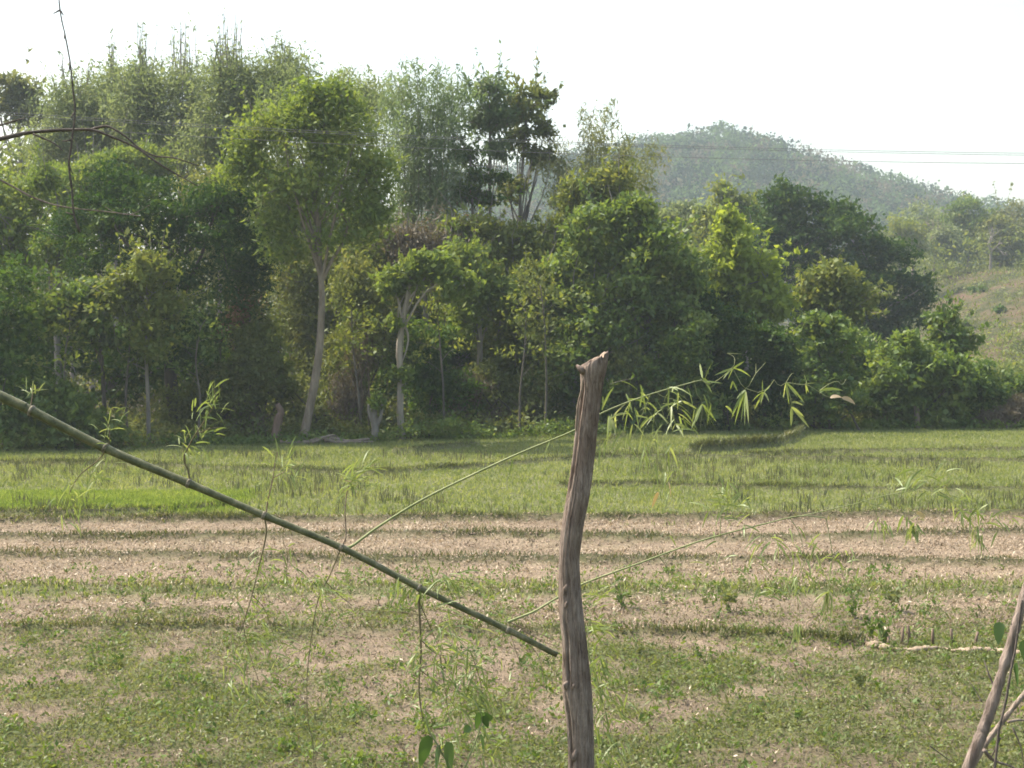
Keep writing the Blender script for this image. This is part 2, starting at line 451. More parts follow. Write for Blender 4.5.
def make_tree(name, label, cat, Y, lobes, mat, trunk=None, n=6000, leaf=(.22, .12), clump=.45, per=26, bark='grey', tr=(.16, .09),
              group=None, nlimb=9, seed=0, shell=.5, rough=.22, sprouts=0, sprout_h=2.0, flat=.6, droop=.35, zbase=None, deep=1.0, visible_forks=None,
              twigs=0, single=False, extra=None, shootn=26):
    rng = np.random.default_rng(1000 + seed)
    per = int(per * 1.15); clump *= .62; n = int(n * 1.35)
    W = px_lobes(lobes, Y, deep)
    cx = np.mean([c for c, r in W], axis=0)
    if trunk is None:
        low = min(W, key=lambda q: q[0][2] - q[1][2])
        bx, by = (cx[0] + low[0][0]) / 2, cx[1]
        zb = surface_z(bx, by) if zbase is None else zbase
        mid = np.array([bx * .6 + cx[0] * .4 + rng.normal() * .2, cx[1], (zb + cx[2]) * .5])
        path = [np.array([bx, by, zb - .15]), mid, np.array([cx[0], cx[1], cx[2]])]
    else:
        path = [at(p[0], p[1], Y) for p in trunk]
        zb = surface_z(path[0][0], path[0][1]); path[0] = np.array([path[0][0], path[0][1], zb - .15])
    loc = np.array([path[0][0], path[0][1], zb])
    o = empty(name, loc, label, cat, group)
    T = Tubes()
    np_ = 14
    pth = spline(path, np_)
    rad = np.linspace(tr[0], tr[1], np_); rad[0] *= 1.25
    T.add(pth - loc, rad, 9, rough=.04)
    top = pth[-1]
    for fk in (visible_forks or []):
        p = [at(q[0], q[1], Y) for q in fk[:-1]]
        T.add(spline(p, 9) - loc, np.linspace(fk[-1], fk[-1] * .45, 9), 7, cap=False)
    cc, cen = clumps(rng, W, max(6, n // per), shell, rough)
    pick = cc[rng.choice(len(cc), size=min(nlimb, len(cc)), replace=False)]
    for t in pick:
        k = rng.integers(int(np_ * .55), np_)
        limbs(T, rng, pth[k] - loc, [t - loc], rad[k] * .55)
    for _ in range(twigs):       # thin bare shoots among the leaves
        t = cc[rng.integers(len(cc))]
        e = t + np.array([rng.normal() * .4, rng.normal() * .4, .6 + rng.random() * 1.4])
        T.add(np.array([t - np.array([0, 0, .8]), (t + e) / 2 + rng.normal(size=3) * .1, e]) - loc, [.03, .022, .01], 4, cap=False)
    pts = cc[:, None, :] + rng.normal(size=(len(cc), per, 3)) * np.array([clump, clump, clump * .62])
    pts = pts.reshape(-1, 3)
    if sprouts:
        tops = cc[np.argsort(cc[:, 2])[-max(sprouts * 3, 6):]]
        more = []
        for k in range(sprouts):
            b = tops[rng.integers(len(tops))]
            h = sprout_h * (.4 + .8 * rng.random())
            e = b + np.array([rng.normal() * .25, rng.normal() * .25, h])
            T.add(np.array([b, (b + e) / 2 + rng.normal(size=3) * .06, e]) - loc, [.03, .02, .008], 4, cap=False)
            m = rng.integers(6, 22)
            s = rng.random(m)[:, None]
            more.append(b + (e - b) * s + rng.normal(size=(m, 3)) * .10)
        pts = np.vstack([pts] + more)
    shoots = []                  # leafy shoots that break the outline
    for k in range(shootn if Y < 90 else 8):
        b = cc[rng.integers(len(cc))]
        dr = unit(b - cx + rng.normal(size=3) * .6 + np.array([0, 0, .8])); h = (.5 + 1.3 * rng.random()) * Y / 60
        e = b + dr * h; m = rng.integers(8, 26)
        pk = pick[np.argmin(np.linalg.norm(pick - b, axis=1))]
        T.add(np.array([pk, (pk + b) / 2 + rng.normal(size=3) * .08, b, (b + e) / 2 + rng.normal(size=3) * .05, e]) - loc, [.026, .022, .018, .012, .005], 4, cap=False)
        shoots.append(b + (e - b) * (.2 + .85 * rng.random(m)[:, None]) + rng.normal(size=(m, 3)) * .08)
    pts = np.vstack([pts] + shoots)
    v, f = leaf_quads(rng, pts - loc, leaf[0], leaf[1], droop, flat)
    if extra is not None:
        ev, ef = extra(rng, loc); f = np.vstack([f, ef + len(v)]); v = np.vstack([v, ev])
    T.build('trunk', BK[bark], o)
    mesh_np('crown', v, f, LM[mat], o)
    return o

def make_bush(name, label, cat, Y, lobes, mat, n=4000, leaf=(.2, .11), clump=.35, per=22, group=None, seed=0, shell=.45, rough=.16, bark='dark', flat=.6, droop=.3, nstem=7, zbase=None):
    rng = np.random.default_rng(5000 + seed); clump *= .62
    W = px_lobes(lobes, Y)
    low = min(W, key=lambda q: q[0][2] - q[1][2])
    cx = np.mean([c for c, r in W], axis=0)
    zb = surface_z(cx[0], cx[1]) if zbase is None else zbase
    loc = np.array([cx[0], cx[1], zb])
    o = empty(name, loc, label, cat, group)
    cc, _ = clumps(rng, W, max(6, n // per), shell, rough)
    cc = cc[cc[:, 2] > zb + .05]
    T = Tubes()
    for k in range(nstem):
        t = cc[rng.integers(len(cc))]
        b = np.array([cx[0] + rng.normal() * .35 * W[0][1][0], cx[1] + rng.normal() * .3, zb - .1])
        T.add(spline([b - loc, (b + t) / 2 - loc + rng.normal(size=3) * .15, t - loc], 7), np.linspace(.06, .015, 7), 5, cap=False)
    pts = (cc[:, None, :] + rng.normal(size=(len(cc), per, 3)) * np.array([clump, clump, clump * .65])).reshape(-1, 3)
    pts = pts[pts[:, 2] > zb]
    v, f = leaf_quads(rng, pts - loc, leaf[0], leaf[1], droop, flat)
    T.build('stem', BK[bark], o)
    mesh_np('foliage', v, f, LM[mat], o)
    return o

def make_bamboo(name, label, Y, px, top, half, ncane, mat, seed, lean=.0, leafy=.45, per=900, dryfrac=0., group='bamboo clumps rising behind the treeline', toparch=.9):
    """culms fanning out of one root, feathery at the top"""
    rng = np.random.default_rng(9000 + seed)
    bx = at(px, 400, Y)[0]; zb = surface_z(bx, Y)
    loc = np.array([bx, Y, zb])
    o = empty(name, loc, label, 'bamboo', group)
    s = Y / FPX
    htop = at(px, top, Y)[2] - zb
    fol = []
    for k in range(ncane):
        u = (k + .5) / ncane * 2 - 1 + rng.normal() * .10
        u = float(np.clip(u, -1.1, 1.1))
        H = htop * (1 - .13 * u * u) * (1 - .30 * rng.random() ** 1.6) * 1.02
        x1 = u * half * s; y1 = rng.normal() * half * s * .5
        b = np.array([u * .7 + rng.normal() * .2, rng.normal() * .5, -.1])
        p = spline([b, b * .6 + np.array([x1 * .30, y1 * .3, H * .4]), np.array([x1 * .72, y1 * .7, H * .8]),
                    np.array([x1 * toparch, y1, H * .97]), np.array([x1 * 1.1 + .2 * np.sign(x1), y1 * 1.15, H * (1.0 if rng.random() < .7 else .93)])], 60)
        al = np.concatenate([[0], np.cumsum(np.linalg.norm(np.diff(p, axis=0), axis=1))]); al /= al[-1]
        p = np.stack([np.interp(np.linspace(0, 1, 18), al, p[:, q]) for q in range(3)], 1)
        Tubes().add(p, np.linspace(.05, .012, 18), 5, cap=False).build('culm', BK['cane'], o)
        st = rng.random(int(per / 9 * 1.5)) ** .9
        st = leafy + (1 - leafy) * st
        idx = st * 17
        i0 = np.clip(idx.astype(int), 0, 16); t = (idx - i0)[:, None]
        q = p[i0] * (1 - t) + p[i0 + 1] * t
        wid = .42 * np.sin(PI * np.clip((st - leafy) / (1 - leafy) * .8 + .1, 0, 1)) + .08
        q = q + rng.normal(size=q.shape) * wid[:, None] * np.array([1, 1, .6])
        fol.append((q[:, None, :] + rng.normal(size=(len(q), 9, 3)) * np.array([.13, .13, .2])).reshape(-1, 3))
    pts = np.vstack(fol)
    v, f = leaf_quads(rng, pts, .28, .05, .9, .3)
    mesh_np('foliage', v, f, LM[mat], o)
    if dryfrac:
        c = np.stack([rng.normal(size=60) * half * s * .55, rng.normal(size=60) * .8, htop * (.42 + .13 * rng.normal(size=60)).clip(.2, .62)], 1)
        q = (c[:, None, :] + rng.normal(size=(60, 16, 3)) * .28).reshape(-1, 3)
        v, f = leaf_quads(rng, q, .26, .06, .8, .3)
        mesh_np('dry_leaves', v, f, LM['dry'], o)['label'] = 'dead brown leaves low on the culms'
    return o

# ================================================================== front of the wood, from the near end
G = None
make_bush('bush', 'dark leafy bush at the edge of the wood, cut by the picture edge', 'bush', 50.5,
          [(5, 300, 38, 50), (18, 375, 42, 60), (-30, 340, 50, 90)], 'dark', 9000, (.20, .11), .32, seed=1)
make_bush('bush', 'bright green low bush below the leaning bamboo end, in front of dark trees', 'bush', 50,
          [(72, 412, 42, 32), (35, 428, 42, 24), (105, 432, 25, 18), (60, 395, 26, 18)], 'bright', 6500, (.22, .12), .26, seed=2)
make_tree('tree', 'big dark round tree with dense fine foliage, behind the thin bare branches', 'tree', 55,
          [(150, 212, 62, 46), (215, 240, 62, 52), (95, 245, 50, 52), (170, 290, 75, 45), (245, 280, 36, 40), (118, 185, 36, 24), (222, 200, 40, 26), (175, 340, 70, 40)],
          'deep', n=26000, leaf=(.19, .075), clump=.42, per=40, bark='dark', tr=(.28, .16), seed=3, shell=.42, rough=.16, droop=.5)
make_tree('tree', 'thin trunked tree with shiny grey green leaves before the dark round tree', 'tree', 51.5,
          [(148, 285, 32, 32), (118, 296, 28, 22), (152, 335, 26, 32), (165, 305, 18, 26)], 'olive', trunk=[(149, 446), (148, 400), (146, 350), (147, 290)],
          n=5200, leaf=(.20, .10), clump=.30, bark='grey', tr=(.085, .045), seed=4, nlimb=12)
make_tree('tree', 'slim tree with a dark straight trunk, small crown between far bush and shiny leaved tree', 'tree', 51.8,
          [(85, 296, 30, 24), (62, 315, 28, 26), (98, 330, 22, 24)], 'mid', trunk=[(107, 447), (104, 400), (101, 350), (92, 300)],
          n=4200, leaf=(.21, .11), clump=.32, bark='dark', tr=(.09, .05), seed=5, nlimb=10)
make_tree('tree', 'fresh yellow green tree at the picture edge beside the dark round tree', 'tree', 60,
          [(12, 225, 34, 36), (-15, 190, 34, 34), (35, 195, 22, 22), (8, 262, 34, 26)], 'yellow', n=6500, leaf=(.22, .11), clump=.42, seed=6)
make_tree('tree', 'bright green feathery tree between the yellow green one and the dark round one', 'tree', 58,
          [(62, 250, 26, 26), (48, 180, 22, 16), (70, 225, 20, 20)], 'bright', n=4200, leaf=(.2, .07), clump=.36, seed=7, droop=.6)

# the tall leaning one with the pale trunk
make_tree('tree', 'tall tree with a pale bare leaning trunk forking under a yellow green crown', 'tree', 53,
          [(300, 128, 46, 34), (345, 150, 42, 36), (262, 168, 30, 26), (312, 188, 56, 28), (358, 205, 38, 28), (282, 225, 30, 22), (250, 135, 28, 24), (330, 110, 34, 26), (375, 180, 22, 26), (345, 242, 34, 18), (290, 252, 24, 14), (372, 222, 18, 26), (240, 170, 20, 18), (315, 95, 40, 16)],
          'yellow', trunk=[(302, 443), (309, 412), (317, 370), (321, 330), (322, 290), (319, 262), (318, 225), (312, 180)],
          n=15500, leaf=(.20, .098), clump=.55, per=20, bark='pale', tr=(.185, .075), seed=8, nlimb=16, shell=.6, rough=.3,
          visible_forks=[((322, 285), (317, 265), (314, 240), (305, 200), .07), ((322, 282), (331, 262), (344, 240), (352, 205), .08)])
make_tree('tree', 'straight pale trunked tree with leaf tufts growing on its trunk', 'tree', 54.5,
          [(403, 374, 9, 7), (398, 377, 7, 5), (398, 324, 7, 6), (405, 278, 24, 18), (432, 268, 32, 18), (458, 286, 24, 18), (388, 286, 12, 10)], 'yellow',
          trunk=[(402, 443), (400, 410), (401, 380), (399, 350), (402, 325), (409, 290), (412, 268)], n=4200, leaf=(.22, .12), clump=.26, shootn=6, bark='paler',
          tr=(.15, .085), seed=9, nlimb=10, visible_forks=[((403, 322), (398, 300), (392, 280), .06)])
def sprout_stump(name, label, Y, trunk, r0, r1, bark, lobes, seed, prongs=()):
    rng = np.random.default_rng(300 + seed)
    p = [at(a, b, Y) for a, b in trunk]; zb = surface_z(p[0][0], p[0][1]); p[0][2] = zb - .1
    loc = np.array([p[0][0], p[0][1], zb]); o = empty(name, loc, label, 'stump')
    T = Tubes(); T.add(spline(p, 12) - loc, np.linspace(r0, r1, 12), 9, rough=.09)
    for q in prongs:
        T.add(spline([at(a, b, Y) for a, b in q], 6) - loc, np.linspace(r1 * .7, r1 * .45, 6), 7, rough=.08)
    T.build('trunk', BK[bark], o)
    if lobes:
        c, _ = clumps(rng, px_lobes(lobes, Y), 50)
        q = (c[:, None, :] + rng.normal(size=(50, 8, 3)) * .10).reshape(-1, 3)
        v, f = leaf_quads(rng, q - loc, .18, .10)
        mesh_np('sprouts', v, f, LM['bright'], o)
sprout_stump('stump', 'forked stump with fresh green sprouts, between the two pale trunks', 53.5,
             [(375, 444), (375, 425), (373, 408)], .17, .12, 'grey', [(377, 402, 10, 7)], 1,
             [((376, 428), (381, 415), (382, 402)), ((374, 425), (369, 412), (369, 404))])
sprout_stump('stump', 'bare reddish broken stump beside the leaning pale trunk', 52.8, [(274, 446), (276, 432), (279, 418), (281, 412), (277, 404)], .20, .10, 'red', [], 2)
sprout_stump('stump', 'pale thin stump with a leafy top in front of the wide green bush', 60.5, [(917, 427), (917, 415), (916, 404)], .13, .10, 'pale', [(916, 402, 9, 4)], 3)
# logs
def log_thing(name, label, Y, paths, bark):
    p0 = at(*paths[0][0][0], Y); zb = surface_z(p0[0], Y)
    o = empty(name, (p0[0], Y, zb), label, 'log'); loc = np.array([p0[0], Y, zb])
    T = Tubes()
    for pts, r in paths:
        P = np.array([at(a, b, Y) for a, b in pts]); P[:, 2] = np.maximum(P[:, 2], [surface_z(a, Y) + .06 for a in P[:, 0]])
        P[:, 1] += np.linspace(0, .6, len(P))
        T.add(spline(P, 16) - loc, np.linspace(r, r * .5, 16), 7, rough=.07)
    T.build('stem', BK[bark], o)
log_thing('fallen_branch', 'pale forked fallen branch lying at the foot of the leaning trunk', 52,
          [([(280, 447), (305, 444), (325, 438), (345, 442), (368, 440)], .10), ([(325, 440), (340, 444), (372, 445)], .08), ([(312, 443), (330, 436), (338, 440)], .06)], 'pale')
log_thing('fallen_log', 'long pale log lying on the grass behind the wooden post', 58, [([(498, 433), (530, 430), (560, 429), (580, 429)], .08)], 'pale')

# shrubs under and behind the tall pale tree
make_bush('bush', 'brown half dead bush left of the leaning pale trunk, under the dark tree', 'bush', 56, [(242, 312, 22, 26), (228, 330, 20, 20)], 'dry', 1600, (.2, .07), .3, seed=10, zbase=0)
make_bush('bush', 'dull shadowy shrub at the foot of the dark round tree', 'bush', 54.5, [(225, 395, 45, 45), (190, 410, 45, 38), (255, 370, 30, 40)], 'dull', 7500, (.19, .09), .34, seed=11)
make_bush('bush', 'olive bush with yellowish leaves just left of the leaning pale trunk', 'bush', 55.5, [(262, 340, 26, 32), (272, 385, 28, 38), (245, 350, 20, 25)], 'olive', 5200, (.2, .11), .32, seed=12)
make_bush('vine_thicket', 'tall curtain of dull hanging vines between the two pale trunks', 'vines', 57, [(352, 300, 28, 55), (345, 370, 36, 55), (372, 330, 26, 60), (350, 415, 45, 26)], 'dull', 11500, (.22, .09), .36, seed=13, droop=.9)
make_bush('bush', 'low dark scrub behind the fallen pale branch', 'bush', 56, [(310, 425, 32, 18), (345, 425, 28, 18), (290, 400, 20, 28)], 'dull', 3800, (.18, .08), .3, seed=14)
make_bush('bush', 'bright low weedy bush beside the straight pale trunk', 'bush', 56, [(440, 428, 24, 12), (418, 432, 14, 8), (385, 434, 12, 8)], 'bright', 1700, (.2, .11), .2, seed=15)
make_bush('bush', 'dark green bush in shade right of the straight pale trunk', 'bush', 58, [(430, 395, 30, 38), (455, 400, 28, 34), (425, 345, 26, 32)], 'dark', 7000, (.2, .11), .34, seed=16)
make_tree('tree', 'yellowish leaved tree above the dark bush, left of the wooden post', 'tree', 60, [(478, 285, 32, 26), (460, 262, 26, 22), (500, 300, 22, 24), (470, 320, 22, 22)], 'yellow', n=5000, leaf=(.22, .12), clump=.38, seed=17)
make_tree('tree', 'olive tree with thin leaning grey stems behind the post top', 'tree', 61, [(520, 320, 34, 36), (505, 360, 36, 36), (535, 285, 26, 28), (545, 350, 28, 34)], 'olive', trunk=[(482, 432), (488, 380), (497, 335), (515, 300)], n=9500, leaf=(.22, .11), clump=.38, seed=18, tr=(.10, .05), twigs=10)
make_bush('bush', 'dull brush with brown dead twigs left of the wooden post', 'bush', 59, [(490, 395, 36, 34), (530, 400, 36, 30), (500, 418, 44, 16)], 'dull', 7200, (.2, .08), .34, seed=19)
make_bush('brush_pile', 'heap of dead brown twigs at the wood edge near the long log', 'brush pile', 58.5, [(500, 414, 24, 12), (478, 420, 20, 9), (525, 412, 16, 12)], 'twig', 1800, (.30, .03), .26, seed=20, bark='drybrown', nstem=30)
# the big green tree and its neighbours to the post's far side
make_tree('tree', 'broad bright green tree with big leaves, tallest just beyond the post', 'tree', 60.3,
          [(600, 228, 36, 28), (648, 250, 44, 34), (582, 265, 36, 34), (680, 285, 26, 40), (620, 285, 44, 40), (650, 320, 40, 36), (572, 300, 26, 36), (630, 215, 22, 20)],
          'bright', n=15000, leaf=(.24, .14), clump=.38, per=22, bark='grey', tr=(.22, .12), seed=21, rough=.26, twigs=8, trunk=[(662, 432), (660, 390), (650, 330), (630, 270)])
make_tree('tree', 'shaded leafy tree with slim bare stems directly behind the post', 'tree', 59.5, [(600, 335, 42, 36), (575, 370, 40, 40), (615, 385, 40, 36), (550, 395, 30, 30)], 'mid', n=9500, leaf=(.22, .12), clump=.36, seed=22, trunk=[(600, 431), (603, 400), (600, 360), (598, 330)], tr=(.10, .05))
make_bush('bush', 'thick green bush under the broad bright tree, beyond the bamboo leaf sprays', 'bush', 58.9, [(660, 385, 40, 38), (690, 350, 26, 44), (635, 405, 40, 26), (700, 405, 30, 26)], 'mid', 9000, (.22, .12), .32, seed=23)
make_bush('vine_mound', 'dark vine covered mound right beside the broad bright tree', 'vines', 60, [(728, 335, 30, 36), (722, 385, 38, 46), (708, 320, 20, 30)], 'deep', 9500, (.19, .12), .22, seed=24, shell=.3, rough=.08)
make_bush('vine_mound', 'dark vine covered mound lower than its neighbours, below the yellow green tree', 'vines', 60.5, [(772, 352, 26, 30), (776, 395, 36, 38)], 'deep', 7000, (.19, .12), .22, seed=25, shell=.3, rough=.08)
make_bush('vine_mound', 'rounded vine covered mound with a bright sunlit top below the olive tree', 'vines', 60, [(830, 342, 34, 30), (826, 390, 42, 42), (815, 325, 20, 14)], 'mid', 9500, (.2, .13), .22, seed=26, shell=.3, rough=.08)
make_tree('tree', 'tapering yellow green tree with large leaves above the vine mounds', 'tree', 66, [(735, 245, 24, 26), (748, 275, 34, 28), (722, 275, 20, 36), (772, 305, 24, 22), (728, 222, 12, 16), (750, 310, 34, 24)], 'lime', n=8500, leaf=(.27, .17), clump=.36, per=18, seed=27, rough=.3)
make_tree('tree', 'rounded olive tree between yellow green tree and hazy dark trees', 'tree', 68, [(832, 282, 32, 20), (848, 305, 28, 22), (815, 300, 22, 20), (862, 300, 14, 18)], 'olive', n=5200, leaf=(.25, .14), clump=.36, per=18, seed=28, rough=.28)
make_bush('bush', 'wide bright green bush with layered leaves standing behind the pale thin stump', 'bush', 61.5, [(895, 372, 38, 34), (935, 378, 40, 34), (880, 400, 38, 26), (925, 408, 46, 20), (905, 345, 22, 16)], 'bright', 11500, (.26, .14), .30, seed=29, rough=.26)
make_tree('tree', 'small upright tree standing above the wide bright bush', 'tree', 65, [(942, 322, 14, 14), (950, 345, 24, 20), (934, 348, 16, 14)], 'mid', n=2600, leaf=(.26, .15), clump=.28, per=16, seed=30, tr=(.09, .05), rough=.3)
make_bush('bush', 'smaller green bush between the wide bright bush and brown brush heap', 'bush', 62, [(975, 385, 28, 28), (965, 410, 26, 18), (990, 400, 20, 18)], 'mid', 4600, (.24, .13), .28, seed=31)
make_bush('bush', 'light green bush at the picture edge behind the brown brush heap', 'bush', 64, [(1012, 390, 28, 22), (1040, 400, 34, 30)], 'bright', 3600, (.24, .13), .28, seed=32)
make_bush('brush_pile', 'brown heap of cut brush at the far field edge', 'brush pile', 61.3, [(1002, 414, 24, 11), (985, 420, 16, 7), (1020, 408, 16, 14)], 'twig', 2600, (.36, .03), .24, seed=33, bark='drybrown', nstem=40)

# ================================================================== behind the front row
make_tree('tree', 'greyish tree with a dark flat top against the sky, cut by the picture edge', 'tree', 92, [(12, 88, 26, 13), (0, 110, 26, 16), (34, 118, 16, 20), (22, 102, 18, 12)], 'grey', n=3000, leaf=(.34, .17), clump=.5, seed=41, rough=.3, tr=(.2, .1), nlimb=18)
make_tree('tree', 'pale green tree behind the hanging vine, top against the sky', 'tree', 82, [(74, 112, 26, 30), (60, 150, 26, 26), (95, 130, 26, 36)], 'pale', n=12768, leaf=(0.240, 0.087), clump=1.15, seed=42, rough=.3, sprouts=8, sprout_h=2.2, twigs=10)
make_tree('tree', 'slender pale tree with a pointed top right of the hanging vine', 'tree', 80, [(146, 85, 16, 22), (140, 115, 24, 28), (155, 140, 26, 30)], 'pale', n=12768, leaf=(0.240, 0.087), clump=1.15, seed=43, rough=.3, sprouts=14, sprout_h=2.6, twigs=12)
make_tree('tree', 'thin pale tree squeezed between vine and pointed slender tree', 'tree', 84, [(112, 100, 22, 30), (115, 140, 26, 30)], 'pale', n=9120, leaf=(0.240, 0.087), clump=1.15, seed=44, rough=.3, sprouts=10, sprout_h=2.4, twigs=8)
make_tree('tree', 'sparse pale tree with many bare shoots rising into the sky', 'tree', 79, [(185, 100, 24, 34), (200, 130, 28, 36), (175, 150, 24, 28)], 'pale', n=9120, leaf=(0.224, 0.081), clump=1.15, seed=45, rough=.35, sprouts=18, sprout_h=3.4, twigs=24)
make_tree('tree', 'airy tree of tall thin shoots left of the big bamboo', 'tree', 76, [(226, 90, 24, 32), (235, 125, 28, 32), (212, 150, 28, 30)], 'pale', n=10944, leaf=(0.224, 0.081), clump=1.15, seed=46, rough=.35, sprouts=24, sprout_h=3.2, twigs=20)
make_tree('tree', 'dull olive tree above the dark round tree, between airy shoots and the pale trunk', 'tree', 72, [(215, 195, 36, 30), (255, 215, 30, 34), (235, 255, 36, 34), (270, 270, 24, 30)], 'dull', n=7500, leaf=(.27, .12), clump=.5, seed=47, twigs=24)
make_tree('tree', 'yellowish background tree peeping over the dark round tree', 'tree', 74, [(105, 175, 34, 26), (145, 170, 34, 26), (70, 190, 30, 26)], 'yellow', n=19760, leaf=(0.224, 0.081), clump=.5, seed=48, twigs=12)
make_bamboo('bamboo_clump', 'broad pale feathery bamboo clump crowning the tall pale tree', 71, 318, 44, 66, 22, 'pale', 1, per=900, leafy=.45)
make_bamboo('bamboo_clump', 'narrow upright bamboo clump with reddish dry leaves low on bare culms', 66, 425, 50, 42, 18, 'bamboo', 2, per=720, leafy=.60, dryfrac=1)
make_bamboo('bamboo_clump', 'spreading grey olive bamboo clump nearest the hazy hill', 68, 598, 100, 52, 18, 'grey', 3, per=850, leafy=.42)
make_tree('tree', 'tall thin stemmed tree with a dense leafy head beside the narrow bamboo', 'tree', 68, [(490, 98, 22, 20), (482, 125, 16, 16), (500, 122, 18, 14), (498, 148, 12, 10)], 'bamboo', trunk=[(496, 430), (492, 300), (490, 200), (490, 110)], n=2800, leaf=(.28, .10), clump=.40, seed=49, tr=(.10, .06), rough=.3, droop=.7, nlimb=14)
make_tree('tree', 'tall tree with dark loose clumped leaves and sky showing between slim stems', 'tree', 69, [(525, 108, 22, 20), (540, 98, 12, 8), (520, 138, 16, 12), (535, 158, 16, 12), (515, 190, 14, 10), (545, 130, 10, 10)], 'dull', trunk=[(520, 430), (523, 300), (520, 210), (526, 120)], n=2600, leaf=(.3, .13), clump=.36, seed=50, tr=(.12, .06), rough=.3, nlimb=16,
          visible_forks=[((521, 230), (532, 190), (542, 140), .06), ((522, 260), (512, 210), (506, 150), .06)])
make_tree('tree', 'slim tree with dark tufts halfway up beside the narrow bamboo', 'tree', 67, [(468, 155, 16, 9), (476, 178, 14, 9), (466, 195, 14, 8), (500, 178, 12, 8), (485, 200, 12, 8)], 'dark', trunk=[(478, 430), (475, 300), (473, 220), (470, 150)], n=1700, leaf=(.27, .13), clump=.30, seed=51, tr=(.08, .05), rough=.3, nlimb=16,
          visible_forks=[((475, 260), (488, 215), (501, 175), .05)])
make_tree('tree', 'brownish dry leaved tree under the narrow bamboo culms', 'tree', 63, [(425, 240, 30, 24), (412, 262, 26, 22), (442, 266, 30, 24), (402, 240, 14, 18)], 'twig', n=5500, leaf=(.25, .06), clump=.45, seed=52, twigs=20, bark='grey')
make_tree('tree', 'olive tree filling the gap below slim stems and beside the broad bright tree', 'tree', 64, [(480, 232, 28, 18), (515, 245, 32, 22), (545, 255, 26, 22), (500, 262, 36, 20), (455, 232, 18, 14)], 'olive', n=7500, leaf=(.25, .11), clump=.42, seed=53, twigs=20)
make_tree('tree', 'dense olive tree under the spreading grey bamboo', 'tree', 64.5, [(590, 195, 28, 20), (615, 185, 24, 18), (570, 205, 18, 16), (560, 235, 18, 18)], 'olive', n=4200, leaf=(.25, .11), clump=.4, seed=54, twigs=10)
make_tree('tree', 'dark mid height tree hidden behind the leaning pale trunk', 'tree', 64, [(300, 285, 40, 45), (345, 275, 36, 40), (375, 255, 34, 36), (320, 345, 50, 50), (390, 320, 40, 50)], 'dull', n=13000, leaf=(.26, .11), clump=.5, seed=55, twigs=14)
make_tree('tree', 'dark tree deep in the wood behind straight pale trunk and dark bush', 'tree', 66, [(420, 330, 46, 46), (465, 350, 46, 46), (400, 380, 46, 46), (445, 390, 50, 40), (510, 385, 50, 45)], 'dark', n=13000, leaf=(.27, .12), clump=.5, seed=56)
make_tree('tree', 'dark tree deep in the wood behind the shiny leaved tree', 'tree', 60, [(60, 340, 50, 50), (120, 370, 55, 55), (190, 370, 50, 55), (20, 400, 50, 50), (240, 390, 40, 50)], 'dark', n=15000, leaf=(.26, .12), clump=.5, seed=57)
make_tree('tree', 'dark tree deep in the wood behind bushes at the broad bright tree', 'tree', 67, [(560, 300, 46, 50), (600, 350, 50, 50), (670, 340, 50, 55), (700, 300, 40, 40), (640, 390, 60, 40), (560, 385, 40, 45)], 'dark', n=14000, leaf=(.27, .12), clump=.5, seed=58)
make_tree('tree', 'pale green background tree between bamboo and leaning tree crown', 'tree', 76, [(265, 110, 26, 36), (285, 80, 22, 26), (250, 85, 16, 20), (360, 105, 20, 28)], 'pale', n=15200, leaf=(0.224, 0.074), clump=1.15, seed=59, sprouts=10, sprout_h=1.8)

make_tree('tree', 'dark leafy tree close behind the vine mounds', 'tree', 70, [(740, 350, 44, 44), (790, 365, 44, 40), (710, 385, 40, 45), (770, 400, 50, 30)], 'dark', n=11000, leaf=(.27, .13), clump=.5, seed=64)
make_tree('tree', 'dull leafy tree close behind the rounded mound and the wide bright bush', 'tree', 71, [(840, 360, 44, 36), (880, 375, 40, 34), (850, 400, 50, 30), (920, 385, 36, 30)], 'mid', n=9500, leaf=(.27, .13), clump=.5, seed=65)
# hazy dark group beyond
make_tree('tree', 'large dark hazy tree, highest before the hill, right of the yellow green tree', 'tree', 104, [(795, 200, 34, 24), (780, 225, 34, 30), (830, 220, 26, 26), (800, 260, 46, 40), (765, 255, 26, 30)], 'deep', n=9000, leaf=(.36, .18), clump=.6, seed=60, rough=.25, tr=(.4, .2))
make_tree('tree', 'wide dark hazy tree spreading towards the clearing', 'tree', 102, [(850, 240, 40, 34), (885, 265, 36, 36), (910, 295, 26, 28), (860, 290, 50, 36), (890, 320, 46, 24), (815, 300, 40, 40), (870, 335, 54, 26), (815, 335, 46, 26)], 'deep', n=14000, leaf=(.36, .18), clump=.6, seed=61, rough=.2, tr=(.4, .2))
make_tree('tree', 'lighter hazy tree at the hill foot, beside the bright tree top', 'tree', 112, [(728, 200, 18, 18), (715, 225, 26, 22), (745, 220, 20, 26)], 'olive', n=3600, leaf=(.4, .2), clump=.6, seed=62, rough=.28)
make_tree('tree', 'pale hazy tree left of the highest dark hazy tree, low at hill foot', 'tree', 130, [(690, 215, 24, 14), (660, 225, 26, 16), (700, 240, 30, 18)], 'pale', n=3000, leaf=(.5, .25), clump=.7, seed=63, rough=.28)

